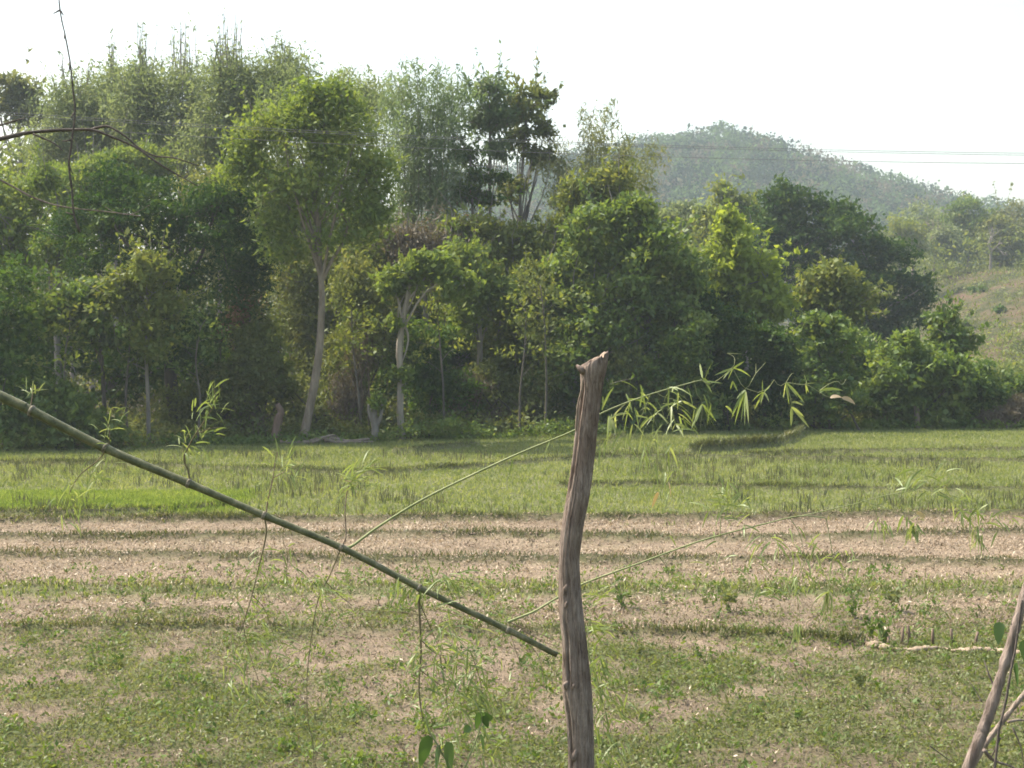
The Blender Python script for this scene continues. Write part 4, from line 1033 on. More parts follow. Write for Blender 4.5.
def build_post():
    Y = 4.4; s = Y / FPX
    rows = np.array([  # photo row, left, right edge
        (352, 589, 609), (357, 585, 608.5), (362, 581, 608), (368, 580, 607), (376, 580, 605), (387, 581, 602.8), (400, 579.5, 601), (418, 576.5, 599), (449, 573.4, 595.8),
        (470, 570.5, 593.5), (496, 566.5, 590), (527, 561, 583.5), (559, 558.6, 579.4), (590, 558.3, 581), (612, 558.6, 583.4), (640, 561.8, 586.7), (665, 562, 589.5), (690, 562, 592),
        (720, 566, 593.5), (745, 567.5, 594), (768, 568, 594.6), (830, 568, 597), (990, 566, 600)])
    py = np.linspace(352, 985, 230)
    lf = np.interp(py, rows[:, 0], rows[:, 1]); rt = np.interp(py, rows[:, 0], rows[:, 2])
    k = np.ones(5) / 5
    sm = lambda a: np.concatenate([a[:2], np.convolve(a, k, 'valid'), a[-2:]])
    lf, rt = sm(lf), sm(rt)
    A = 112; th = np.arange(A) * 2 * PI / A
    base = at(581, 985, Y); loc = np.array([base[0], Y, surface_z(base[0], Y)])
    rng = np.random.default_rng(3)
    groove = np.zeros((len(py), A))
    for g in range(26):
        a0 = rng.random() * 2 * PI; w = .05 + .09 * rng.random(); d = .02 + .06 * rng.random()
        c0 = rng.integers(0, len(py)); ln = rng.integers(40, 190)
        f = np.exp(-((np.arange(len(py)) - c0) / ln) ** 2 * 2)
        tw = a0 + .0016 * (np.arange(len(py)) - c0)
        dd = (th[None, :] - tw[:, None] + PI) % (2 * PI) - PI
        groove -= d * f[:, None] * np.exp(-(dd / w) ** 2)
    for g in range(46):
        a0 = rng.random() * 2 * PI; w = .035 + .04 * rng.random(); d = .05 + .11 * rng.random()
        c0 = rng.integers(0, len(py)); ln = rng.integers(14, 70)
        f = np.exp(-((np.arange(len(py)) - c0) / ln) ** 2 * 2)
        tw = a0 + .0016 * (np.arange(len(py)) - c0) + .03 * np.sin(np.arange(len(py)) * .11 + g)
        dd = (th[None, :] - tw[:, None] + PI) % (2 * PI) - PI
        groove -= d * f[:, None] * np.exp(-(dd / w) ** 2)
    # long open split on the near left flank
    dd = (th[None, :] - (PI + .55) + PI) % (2 * PI) - PI
    groove -= .42 * np.exp(-(dd / .13) ** 2) * (sstep(376, 392, py) * (1 - sstep(470, 500, py)))[:, None]
    groove -= .36 * np.exp(-((dd - .1) / .12) ** 2) * sstep(690, 715, py)[:, None]
    groove -= .30 * np.exp(-((dd - .35) / .09) ** 2) * (sstep(610, 630, py) * (1 - sstep(670, 690, py)))[:, None]
    V = np.zeros((len(py), A, 3))
    for i, p in enumerate(py):
        c = at((lf[i] + rt[i]) / 2, p, Y); r = (rt[i] - lf[i]) / 2 * s
        rr = r * (1 + groove[i] + .012 * rng.normal(size=A))
        V[i, :, 0] = c[0] + np.cos(th) * rr; V[i, :, 1] = Y + np.sin(th) * rr * .95; V[i, :, 2] = c[2]
    # slanting broken top: the rim drops to the left and towards the viewer
    top = at(600, 352, Y)[2]
    fr = np.clip((V[..., 0] - at(577, 360, Y)[0]) / (31 * s), 0, 1)
    rim = top - (1 - fr) ** 1.1 * 15 * s - .004 * np.abs(rng.normal(size=A))[None, :] - .008 * (np.sin(th * 5 + 1)[None, :] > .6)
    V[..., 2] = np.minimum(V[..., 2], rim)
    n = len(py)
    i = np.arange(n - 1)[:, None] * A; j = np.arange(A)[None, :]; k2 = (j + 1) % A
    f = np.stack([i + j, i + A + j, i + A + k2, i + k2], -1).reshape(-1, 4)
    o = empty('wooden_post', loc, 'weathered brown wooden post with a split broken top, standing upright in the foreground', 'post')
    mesh_np('shaft', V.reshape(-1, 3) - loc, f, post_m, o, smooth=True)
    # broken end grain, slightly hollow
    ring = V[0].copy(); c = ring.mean(0); 
    inner = c + (ring - c) * .55; inner[:, 2] = ring[:, 2] - .004 + .007 * rng.random(A)
    vv = np.vstack([ring + [0, 0, .0008], inner, (c + [0, 0, .002])[None]])
    q = np.stack([np.arange(A), (np.arange(A) + 1) % A, A + (np.arange(A) + 1) % A, A + np.arange(A)], -1)
    t = np.stack([A + np.arange(A), A + (np.arange(A) + 1) % A, np.full(A, 2 * A)], -1)
    mesh_np('broken_end', vv - loc, [q, t], cut_m, o)['label'] = 'pale slanting broken end grain'
    T = Tubes()
    pts = [at(a, b, Y - .036) for a, b in [(582.5, 378), (581.5, 390), (578.5, 402), (577, 415), (576, 432)]]
    T.add(spline(pts, 14) - loc, [.0015] + [.003] * 6 + [.0035] * 6 + [.001], 6, rough=.1)
    T.build('splinter', cut_m, o)['label'] = 'pale raised splinter along the split'
    T = Tubes(); T.add(np.array([at(584, 372, Y - .02), at(580, 368.5, Y - .022), at(576.3, 365, Y - .02)]) - loc, [.012, .008, .003], 7, rough=.15)
    T.build('jagged_spur', post_m, o)
    T = Tubes(); T.add(np.array([at(602, 362, Y - .01), at(606, 356, Y - .012), at(608, 351.5, Y - .01)]) - loc, [.012, .009, .004], 7, rough=.15)
    T.build('jagged_spur', post_m, o)
    for (a, b, r, hl) in [(565, 588, .012, .018), (566, 603, .009, .012), (566, 683, .017, .014), (573, 683, .010, .010), (574, 752, .014, .022)]:
        mid = np.interp(b, py, (lf + rt) / 2); hw = np.interp(b, py, (rt - lf) / 2) * s
        x = (a - mid) * s
        yy = Y - math.sqrt(max(hw ** 2 - x ** 2, 0)) * .9
        c = np.array([at(mid, b, Y)[0] + x, yy, at(a, b, Y)[2]])
        up = np.array([.25 * hl, 0, hl])
        T = Tubes(); T.add(np.array([c - up, c - up * .5, c, c + up * .5, c + up]) - loc, np.array([.15, .8, 1, .85, .2]) * r * .62, 12, rough=.2)
        T.build('knot', post_m, o)
build_post()

# ---- the cut bamboo leaning across
cane_m, nt, N, L = new_mat('green_cane')
tc = N.new('ShaderNodeTexCoord')
nz = N.new('ShaderNodeTexNoise'); nz.inputs['Scale'].default_value = 22; nz.inputs['Detail'].default_value = 8; nz.inputs['Roughness'].default_value = .75
L.new(tc.outputs['Object'], nz.inputs['Vector'])
rp = ramp(N, [(.36, (.055, .058, .026)), (.52, (.105, .108, .050)), (.68, (.20, .18, .11))]); L.new(nz.outputs['Fac'], rp.inputs['Fac'])
bs = N.new('ShaderNodeBsdfPrincipled'); bs.inputs['Roughness'].default_value = .5; bs.inputs['Specular IOR Level'].default_value = .28
L.new(rp.outputs[0], bs.inputs['Base Color'])
ou = N.new('ShaderNodeOutputMaterial'); L.new(bs.outputs[0], ou.inputs['Surface'])
ring_m = bark_mat('cane_sheath', (.15, .09, .06), (.34, .27, .19), 60, 1, .3)
node_m = bark_mat('cane_node', (.07, .06, .04), (.33, .29, .21), 90, 1, .3)
twig_m = bark_mat('cane_branch', (.16, .19, .07), (.30, .31, .15), 30, 1, .1, .6)
dtwig_m = bark_mat('dry_cane_twig', (.10, .085, .045), (.22, .18, .10), 30, 1, .1, .8)
BL = leaf_mat('bamboo_leaf', [(.14, .19, .055), (.22, .27, .09), (.33, .35, .16)], .48, .035, .45, 3, (1.15, 1.12, .65))
BLD = leaf_mat('dry_bamboo_leaf', [(.22, .15, .09), (.34, .25, .15), (.45, .36, .24)], .3, .06)
GBL = leaf_mat('broad_vine_leaf', [(.035, .075, .018), (.055, .11, .026), (.08, .15, .035)], .38, .08, .4, 6)

class Leaves:
    def __init__(self, seed=0): self.v, self.f, self.n, self.rng = [], [], 0, np.random.default_rng(seed)
    def add(self, b, t, w, sag=.10, fold=.25, shape=(.16, .75, 1, .92, .6, .03), st=(0, .1, .3, .55, .8, 1)):
        b = np.asarray(b, float); t = np.asarray(t, float)
        d = t - b; l = np.linalg.norm(d); a = d / max(l, 1e-6)
        r = self.rng.normal(size=3) * .8 + np.array([0, -.1, .55])
        n = unit(r - a * (r @ a)); s = np.cross(a, n)
        for k, (q, ww) in enumerate(zip(st, shape)):
            c = b + d * q + np.array([0, 0, 1.0]) * sag * l * math.sin(PI * q) 
            self.v += [c - s * w * ww * .5 + n * fold * w * ww * .5, c, c + s * w * ww * .5 + n * fold * w * ww * .5]
        m = len(st); B = self.n
        for k in range(m - 1):
            p = B + k * 3
            self.f += [[p, p + 1, p + 4, p + 3], [p + 1, p + 2, p + 5, p + 4]]
        self.n += 3 * m
    def spray(self, c, n, length, width, toward=(0, 0, -1), spread=.7, scatter=.02):
        c = np.asarray(c, float); tw = np.asarray(toward, float)
        for _ in range(n):
            d = unit(tw + self.rng.normal(size=3) * spread)
            b = c + self.rng.normal(size=3) * scatter
            l = length * self.rng.uniform(.6, 1.2)
            self.add(b, b + d * l, width * self.rng.uniform(.7, 1.15))
    def build(self, name, mat, parent, loc):
        return mesh_np(name, np.array(self.v) - loc, np.array(self.f), mat, parent, smooth=False)

D = 4.5
CUL = [(-10, 391), (30, 410), (107, 449), (190, 484), (265, 516), (342, 548), (420, 588), (508, 630), (557, 655)]
def build_cane():
    xs_ = np.array([p[0] for p in CUL]); 
    def cp(px, py): return at(px, py, D)
    pts = [np.array([-5.2, D + .5, 2.0]), np.array([-5.0, D + .4, 3.6]), np.array([-4.35, D + .25, 5.0]), np.array([-3.4, D + .12, 5.15]), at(-330, 240, D + .02)] + [cp(*p) for p in CUL]
    p = spline(pts, 260)
    zb = surface_z(-5.2, D + .5); loc = np.array([-5.2, D + .5, zb])
    p[0][2] = zb - .05
    o = empty('leaning_bamboo', loc, 'long green bamboo culm slanting down to the wooden post, side branches still leafy', 'bamboo')
    rad = np.interp(np.arange(260), [0, 120, 175, 259], [.024, .015, .0112, .0090])
    # a slight swelling at the nodes
    for c in CUL[1:-1]:
        k = np.argmin(np.linalg.norm(p - cp(*c), axis=1))
        rad += .0016 * np.exp(-((np.arange(260) - k) / 1.2) ** 2)
    T = Tubes(); T.add(p - loc, rad, 14); T.build('culm', cane_m, o)
    for k_, c in enumerate(CUL[1:-1]):
        k = np.argmin(np.linalg.norm(p - cp(*c), axis=1)); t = unit(p[k + 1] - p[k - 1])
        T = Tubes(); T.add(np.array([p[k] - t * .006, p[k] - t * .002, p[k] + t * .003, p[k] + t * .006]) - loc, [rad[k] * .98, rad[k] * 1.16, rad[k] * 1.12, rad[k] * .98], 14, cap=False)
        T.build('node_ring', node_m, o)
    return o, loc
cane, cloc = build_cane()

def branch(path, r0, r1, mat=twig_m, dy=(0, 0), twigs=(), sprays=(), leaves=(), name='branch', seed=0, dry=()):
    """one side branch: stem, its twigs and its leaves; places as in the photo at the cane's distance"""
    n = max(12, len(path) * 5)
    P = [at(a, b, D + dy[0] + (dy[1] - dy[0]) * i / (len(path) - 1)) for i, (a, b) in enumerate(path)]
    T = Tubes(); T.add(spline(P, n) - cloc, np.linspace(r0, r1, n), 7, rough=.03)
    yy = lambda a: D + dy[0] + (dy[1] - dy[0]) * np.clip((a - path[0][0]) / ((path[-1][0] - path[0][0]) or 1), 0, 1)
    for tw in twigs:
        q = [at(a, b, yy(a) + .01 * k) for k, (a, b) in enumerate(tw)]
        T.add(spline(q, 10) - cloc, np.linspace(max(r1, .0016), .0007, 10), 5, cap=False)
    br = T.build(name, mat, cane)
    Lf = Leaves(seed + 10)
    for (a, b, c, d, w) in leaves:
        y0 = yy(a) + Lf.rng.normal() * .03
        Lf.add(at(a, b, y0), at(c, d, y0 + Lf.rng.normal() * .03), w * .44 * D / FPX, sag=Lf.rng.uniform(-.02, .09))
    for (a, b, m, ln, w, tw, sp, sc) in sprays:
        Lf.spray(at(a, b, yy(a)), int(m * (1.5 if seed == 1 else 3.2 if seed in (6, 8, 9, 15, 2) else 2.1) + .5), ln * .9 * D / FPX, w * .44 * D / FPX, tw, sp, sc * D / FPX)
    if Lf.n: Lf.build('leaves', BL, br, cloc)
    if dry:
        Ld = Leaves(seed + 60)
        for (a, b, c, d, w) in dry: Ld.add(at(a, b, yy(a)), at(c, d, yy(a)), w * D / FPX)
        Ld.build('dry_leaves', BLD, br, cloc)
    return br

def z8(*q):      # positions read in an enlarged crop
    out = []
    for i, t in enumerate(q): out.append(640 + t * .2148 if i % 2 == 0 else 340 + t * .2148)
    return tuple(out)
def lv(base, tips, w=5.5): return [(*z8(*base), *z8(*t), w) for t in tips]

SPRAY = []
SPRAY += lv((292, 178), [(278, 108), (338, 252), (328, 205)], 7) + lv((300, 190), [(342, 98), (385, 202)], 4)
SPRAY += lv((432, 132), [(486, 98), (516, 172), (384, 188), (408, 186), (344, 166)], 5) + lv((432, 190), [(420, 232), (455, 240)], 4)
SPRAY += lv((490, 232), [(424, 368), (440, 396), (488, 402), (506, 392), (448, 276), (470, 388), (425, 350)], 6.5)
SPRAY += lv((576, 242), [(606, 208), (602, 290), (531, 326), (520, 290), (562, 300)], 5.5) + lv((570, 240), [(570, 185)], 3)
SPRAY += lv((680, 198), [(668, 272), (694, 302), (766, 294), (690, 282), (735, 270)], 6)
SPRAY += lv((708, 288), [(762, 306)], 5.5) + lv((706, 312), [(790, 412), (704, 402), (765, 360)], 7)
SPRAY += lv((770, 206), [(824, 200), (775, 252), (786, 246)], 4.5)
SPRAY += lv((836, 236), [(948, 236)], 7)
SPRAY += lv((290, 298), [(238, 416), (250, 362), (356, 424), (356, 382), (262, 380), (330, 400)], 6.5)
SPRAY += lv((195, 284), [(266, 322), (128, 330), (212, 300), (240, 305)], 6) + lv((165, 390), [(148, 430), (206, 456), (230, 412), (268, 428)], 5.5)
b1 = branch([(342, 547), (352, 546), (375, 529), (420, 501), (470, 476), (520, 453), (575, 430), (602, 413), (645, 396), (690, 383), (702, 380)], .0048, .0017, dy=(0, .14), seed=1,
   twigs=[[z8(280, 180), z8(330, 205), z8(430, 130), z8(438, 80), z8(405, 62)], [z8(405, 62), z8(475, 65)], [z8(430, 130), z8(490, 225), z8(540, 155), z8(585, 105)], [z8(540, 155), z8(540, 110)],
          [z8(490, 225), z8(576, 245), z8(625, 185), z8(645, 215), z8(680, 198), z8(702, 160), z8(715, 155)], [z8(680, 198), z8(706, 300), z8(704, 395)], [z8(680, 198), z8(770, 206), z8(765, 160)],
          [z8(770, 206), z8(800, 220), z8(880, 268), z8(945, 268), z8(1000, 300)], [z8(836, 236), z8(880, 205), z8(920, 192), z8(940, 210), z8(960, 182)],
          [z8(250, 185), z8(265, 250), z8(290, 298), z8(280, 420)], [z8(70, 238), z8(110, 265), z8(195, 285)], [z8(150, 320), z8(165, 390)], [z8(20, 300), z8(60, 360), z8(90, 430)],
          [(650, 395), (640, 420), (632, 440)], [(628, 402), (614, 415), (612, 432)], [(655, 440), (662, 470), (660, 500)]],
   sprays=[(625, 405, 5, 26, 5, (.7, 0, -.3), .6, 10), (650, 402, 10, 30, 5, (.6, 0, -.5), .6, 16), (672, 398, 10, 30, 5, (.5, 0, -.6), .6, 14), (640, 425, 8, 32, 5, (.1, 0, -1), .5, 14),
           (614, 415, 4, 28, 6, (-.1, 0, -1), .35, 4), (665, 425, 7, 30, 5, (-.2, 0, -1), .5, 14), (690, 408, 6, 28, 5, (.3, 0, -.9), .5, 12),
           (658, 445, 6, 30, 5, (.1, 0, -1), .4, 10), (612, 440, 3, 30, 5, (-.1, 0, -1), .4, 8), (665, 478, 4, 28, 5, (-.2, 0, -1), .25, 5), (602, 470, 2, 25, 4, (0, 0, -1), .3, 5), (545, 470, 3, 24, 4, (0, 0, -1), .5, 22)],
   leaves=SPRAY, dry=[(*z8(885, 270), *z8(940, 268), 6), (*z8(940, 268), *z8(1003, 300), 5), (658, 492, 652, 508, 5), (668, 482, 671, 498, 5)])
# second long side branch, reaching behind the post to the far side
b2 = branch([(508, 622), (518, 618), (535, 611), (557, 598), (585, 583), (640, 563), (700, 541), (760, 525), (800, 516), (826, 518)], .0044, .0016, dy=(0, .16), seed=2,
   twigs=[[(800, 516), (850, 505), (900, 492), (940, 492), (985, 508), (1010, 520)], [(857, 499), (885, 508), (908, 518)], [(905, 492), (915, 480)], [(940, 492), (968, 508)], [(985, 508), (975, 540)],
          [(908, 518), (905, 545)], [(720, 536), (722, 505), (726, 495)], [(790, 518), (800, 535), (805, 560)], [(826, 518), (832, 555), (828, 592)], [(805, 560), (797, 585), (800, 622)], [(660, 557), (668, 570), (669, 582)], [(875, 507), (880, 530)]],
   sprays=[(724, 505, 9, 22, 5, (.3, 0, .1), .8, 9), (735, 512, 6, 24, 4, (-.4, 0, -.4), .6, 10), (772, 540, 4, 26, 5, (-.3, 0, -.7), .5, 8), (800, 545, 5, 26, 5, (.5, 0, -.7), .5, 9), (828, 562, 5, 22, 5, (0, 0, -.8), .6, 8),
           (800, 580, 7, 22, 4, (.2, 0, -1), .35, 7), (828, 593, 7, 28, 4.5, (-.1, 0, -1), .35, 2), (797, 626, 4, 24, 4, (0, 0, -1), .25, 2), (775, 592, 4, 22, 4, (-.7, 0, -.2), .4, 6),
           (905, 487, 5, 24, 5.5, (.7, 0, .3), .5, 5), (912, 524, 6, 22, 7, (0, 0, -1), .4, 5), (965, 510, 7, 26, 5, (.3, 0, -.8), .5, 7), (975, 532, 5, 22, 5, (0, 0, -1), .4, 4), (995, 520, 5, 24, 5, (.3, 0, -.6), .6, 8), (935, 482, 4, 20, 4, (.6, 0, .2), .5, 10),
           (880, 520, 4, 24, 4, (-.2, 0, -1), .4, 4), (850, 560, 3, 20, 4, (.1, 0, -.8), .5, 10), (745, 560, 4, 22, 4, (.2, 0, -.7), .5, 16), (700, 560, 3, 20, 4, (.2, 0, -.5), .5, 16)],
   dry=[(925, 518, 915, 512, 5), (990, 511, 1003, 513, 4.5)])
# shoots along the culm
branch([(190, 482), (188, 470), (184, 458), (192, 440), (205, 420), (215, 402), (214, 388)], .0034, .001, dtwig_m, seed=3,
   twigs=[[(186, 462), (183, 447), (190, 432)], [(196, 434), (212, 428), (224, 428)]],
   sprays=[(205, 420, 9, 22, 4.5, (.5, 0, .6), .6, 8), (192, 438, 8, 20, 4, (-.1, 0, .4), .8, 8), (212, 402, 7, 20, 4, (.3, 0, .8), .6, 5), (196, 452, 5, 20, 4, (.2, 0, -.6), .6, 5)],
   leaves=[(214, 432, 229, 429, 6), (216, 434, 226, 436, 5), (214, 408, 237, 412, 4.5), (210, 403, 200, 405, 4), (200, 436, 222, 430, 4)])
branch([(342, 546), (346, 536), (345, 512), (347, 492), (350, 482)], .0028, .0014, ring_m, seed=4,
   sprays=[(352, 480, 12, 26, 4.5, (.6, 0, .35), .5, 6), (350, 486, 6, 22, 4, (-.4, 0, .2), .6, 5), (362, 474, 5, 22, 4, (.8, 0, .2), .4, 6)], twigs=[[(350, 482), (362, 472), (376, 464)], [(350, 482), (340, 478)]])
branch([(266, 514), (268, 500), (273, 478), (275, 462), (278, 452)], .0026, .001, ring_m, seed=5,
   sprays=[(276, 462, 5, 22, 4, (.2, 0, .6), .7, 6), (290, 470, 6, 22, 4, (.6, 0, .2), .6, 8), (268, 488, 3, 22, 4, (.1, 0, -1), .4, 4)], twigs=[[(273, 478), (284, 472), (298, 464)]])
branch([(265, 518), (266, 535), (259, 566), (252, 595), (243, 625), (234, 655)], .0030, .0010, dtwig_m, seed=6,
   sprays=[(262, 560, 3, 22, 3.5, (.5, 0, -.6), .5, 6), (272, 575, 5, 22, 3.5, (.5, 0, -.5), .5, 9), (255, 600, 4, 24, 4, (.5, 0, -.5), .5, 9), (262, 632, 9, 24, 4, (.3, 0, -.4), .7, 12), (240, 650, 8, 24, 4, (0, 0, -.7), .6, 10), (268, 645, 7, 24, 4, (.4, 0, -.6), .6, 10), (236, 675, 6, 24, 4, (0, 0, -1), .5, 10), (255, 690, 4, 22, 4, (.3, 0, -.8), .5, 8)],
   twigs=[[(252, 595), (265, 610), (275, 640)], [(243, 625), (250, 655), (262, 690)]])
branch([(285, 522), (283, 540), (288, 552)], .0016, .0008, dtwig_m, seed=7, sprays=[(286, 552, 5, 20, 4, (.3, 0, -.8), .5, 4), (288, 575, 4, 20, 4, (.2, 0, -.9), .5, 6)], twigs=[[(288, 552), (286, 580)]])
branch([(340, 550), (330, 575), (318, 600), (311, 640), (307, 680), (308, 720), (313, 745), (314, 790)], .0024, .0009, dtwig_m, seed=8,
   sprays=[(326, 582, 8, 22, 3.5, (.3, 0, -.6), .7, 8), (316, 605, 7, 22, 3.5, (0, 0, -.8), .7, 8), (305, 655, 4, 18, 3.5, (-.4, 0, -.4), .6, 8), (340, 600, 5, 24, 3.5, (.8, 0, -.3), .4, 12)],
   twigs=[[(326, 582), (345, 600), (365, 610), (420, 614)]])
branch([(420, 591), (419, 605), (421, 650), (419, 690), (424, 728)], .0050, .0020, dtwig_m, seed=9,
   twigs=[[(421, 606), (428, 622), (440, 650), (455, 680)], [(421, 640), (440, 655), (470, 650)], [(420, 670), (450, 690), (480, 690)], [(422, 615), (400, 612), (370, 610)], [(440, 655), (445, 690), (450, 725)], [(470, 650), (480, 680), (486, 715)]],
   sprays=[(452, 600, 0, 0, 0, (0, 0, 1), 0, 0), (440, 650, 13, 26, 4, (.5, 0, -.2), .7, 14), (462, 655, 15, 26, 4.5, (.3, 0, -.5), .7, 14), (470, 680, 15, 26, 4.5, (.2, 0, -.7), .7, 16), (440, 690, 13, 26, 4.5, (.1, 0, -.7), .7, 16), (480, 700, 12, 26, 4.5, (.3, 0, -.6), .7, 14), (455, 720, 14, 26, 4.5, (0, 0, -.7), .7, 16), (412, 650, 6, 22, 4, (-.6, 0, -.3), .6, 8), (440, 618, 6, 26, 4, (.8, 0, -.2), .5, 8), (490, 745, 8, 26, 4, (.2, 0, -.7), .6, 14)])
branch([(430, 594), (440, 584), (447, 578), (452, 576)], .0020, .0009, seed=10,
   sprays=[(450, 578, 10, 28, 4.5, (.4, 0, -.3), .6, 6), (440, 584, 6, 24, 4, (-.3, 0, -.5), .5, 6), (468, 582, 6, 24, 4, (.8, 0, -.3), .4, 6), (405, 588, 8, 22, 6, (-.1, 0, -1), .3, 8)], twigs=[[(452, 576), (466, 580), (480, 584)], [(430, 594), (412, 585), (404, 584)]])
branch([(508, 625), (514, 645), (520, 665), (523, 690)], .0013, .0006, ring_m, seed=11, twigs=[[(510, 622), (540, 640), (562, 648)], [(508, 622), (545, 636), (566, 645)], [(525, 640), (540, 660), (545, 700)]], sprays=[(520, 690, 3, 20, 3, (0, 0, -1), .5, 6)])
branch([(107, 450), (96, 462), (80, 475), (70, 492), (66, 510)], .0026, .0008, dtwig_m, seed=12,
   sprays=[(95, 470, 7, 22, 4, (.1, 0, -.9), .6, 8), (72, 490, 6, 22, 4, (.2, 0, -.8), .5, 8), (66, 515, 6, 22, 4, (.1, 0, -1), .6, 8), (98, 478, 4, 22, 4, (.4, 0, -.5), .5, 5)])
branch([(108, 447), (110, 436), (108, 425), (112, 415)], .0020, .0009, dtwig_m, seed=13, sprays=[(112, 420, 5, 20, 4, (.6, 0, .3), .6, 6), (103, 440, 4, 18, 3.5, (-.4, 0, .3), .5, 4)])
branch([(30, 409), (32, 398), (33, 388)], .0022, .0009, ring_m, seed=14, sprays=[(33, 392, 5, 16, 3, (0, 0, .7), .5, 3)])
branch([(585, 640), (590, 660), (600, 690), (604, 730), (610, 790)], .0018, .0008, twig_m, dy=(.06, .1), seed=15,
   sprays=[(596, 600, 5, 24, 4.5, (.7, 0, .1), .5, 6), (594, 632, 9, 26, 4.5, (.6, 0, -.3), .5, 6), (598, 660, 11, 26, 4.5, (.4, 0, -.7), .5, 8), (604, 690, 12, 28, 4.5, (.3, 0, -.8), .5, 10), (606, 720, 9, 28, 4.5, (.2, 0, -.9), .5, 10), (612, 750, 6, 26, 4.5, (.4, 0, -.7), .4, 8)], twigs=[[(590, 660), (588, 630), (595, 595)], [(600, 690), (612, 735), (628, 768)]])

# ---- climbing vine at the foot, near the post
def vine():
    Y = 4.3
    def q(a, b): return at(a, b, Y)
    base = q(452, 830); zb = surface_z(base[0], Y); loc = np.array([base[0], Y, zb])
    o = empty('climbing_vine', loc, 'broad leaved dark green vine climbing up under the bamboo, bottom centre', 'vine')
    T = Tubes()
    T.add(spline([np.array([base[0], Y, zb - .03]), q(455, 790), q(440, 750), q(428, 728), q(424, 700)], 16) - loc, np.linspace(.005, .0015, 16), 6)
    T.add(spline([q(455, 790), q(470, 755), q(482, 720), q(474, 700)], 12) - loc, np.linspace(.003, .0012, 12), 6)
    T.build('stem', twig_m, o)
    for k, (a, b, c, d, w) in enumerate([(428, 735, 420, 768, 15), (432, 728, 455, 724, 9), (446, 742, 450, 776, 21), (440, 745, 436, 772, 10), (482, 712, 476, 730, 11), (482, 716, 488, 728, 10), (480, 735, 484, 754, 12), (470, 726, 464, 733, 8), (492, 720, 484, 712, 7)]):
        Lf = Leaves(200 + k); Lf.add(q(a, b), q(c, d), w * Y / FPX, sag=.05, fold=.2, shape=(.1, .8, 1, .85, .5, .03)); Lf.build('leaf', GBL, o, loc)
vine()

# ---- dead branches leaning at the near edge
def lean(name, label, Y, path, r, bark, extra=(), leaves=()):
    P = [at(a, b, Y) for a, b in path]
    zb = surface_z(P[0][0], Y)
    d = P[0] - P[1]; 
    k = (zb - .05 - P[0][2]) / d[2]; foot = P[0] + d * k; foot[1] = Y
    loc = np.array([foot[0], Y, zb]); o = empty(name, loc, label, 'branch')
    T = Tubes(); n = 60; s = spline([foot] + P, n); T.add(s - loc, np.linspace(r * 1.1, r * .8, n) * (1 + .05 * np.sin(np.arange(n) * .9) + .06 * RNG.normal(size=n)), 14, rough=.045); T.build('limb', bark, o)
    for e in extra:
        T = Tubes(); Q = [at(a, b, Y + .02 * i) for i, (a, b) in enumerate(e[0])]; T.add(spline(Q, 14) - loc, np.linspace(e[1], e[1] * .4, 14), 6); T.build('twig', e[2], o)
    for i, (a, b, c, d2, w) in enumerate(leaves):
        Lf = Leaves(400 + i); Lf.add(at(a, b, Y - .03), at(c, d2, Y - .03), w * Y / FPX, fold=.2, shape=(.1, .75, 1, .9, .55, .03)); Lf.build('leaf', GBL, o, loc)
stick_m = bark_mat('grey_brown_stick', (.11, .082, .066), (.34, .27, .225), 55, .16, 1)
pale_m = bark_mat('pale_stick', (.16, .12, .092), (.40, .325, .26), 55, .16, 1)
dark_m = bark_mat('dark_thin_twig', (.055, .045, .038), (.15, .122, .102), 30, 1, .3)
lean('leaning_branch', 'thick grey brown dead branch leaning up out of the bottom corner', 3.6, [(968, 768), (985, 725), (1000, 680), (1012, 640), (1022, 605), (1040, 545), (1075, 440)], .0140, stick_m,
     [([(1012, 625), (1016, 612), (1024, 605)], .004, dark_m), ([(996, 692), (988, 672), (984, 660)], .003, dark_m), ([(982, 702), (975, 690), (967, 678)], .0016, dark_m)], [(1000, 622, 998, 645, 11), (1017, 663, 1018, 688, 12), (1023, 640, 1028, 668, 12)])
lean('leaning_branch', 'thinner pale dead stick crossing behind the thick leaning branch', 3.75, [(972, 768), (985, 745), (1002, 722), (1026, 692), (1060, 655)], .0078, pale_m, [])
lean('dead_twig', 'dark thin upright twig between the two leaning branches', 3.5, [(996, 756), (999, 730), (1006, 700), (1011, 670), (1016, 645), (1022, 600)], .0032, dark_m, [([(1000, 738), (994, 752), (990, 758)], .003, dark_m), ([(984, 750), (993, 760), (1010, 766), (1030, 776)], .005, stick_m), ([(1008, 722), (1020, 720), (1040, 722)], .004, pale_m), ([(1013, 728), (1021, 748), (1024, 768)], .0025, pale_m), ([(930, 746), (945, 757), (952, 762)], .0018, dark_m)])

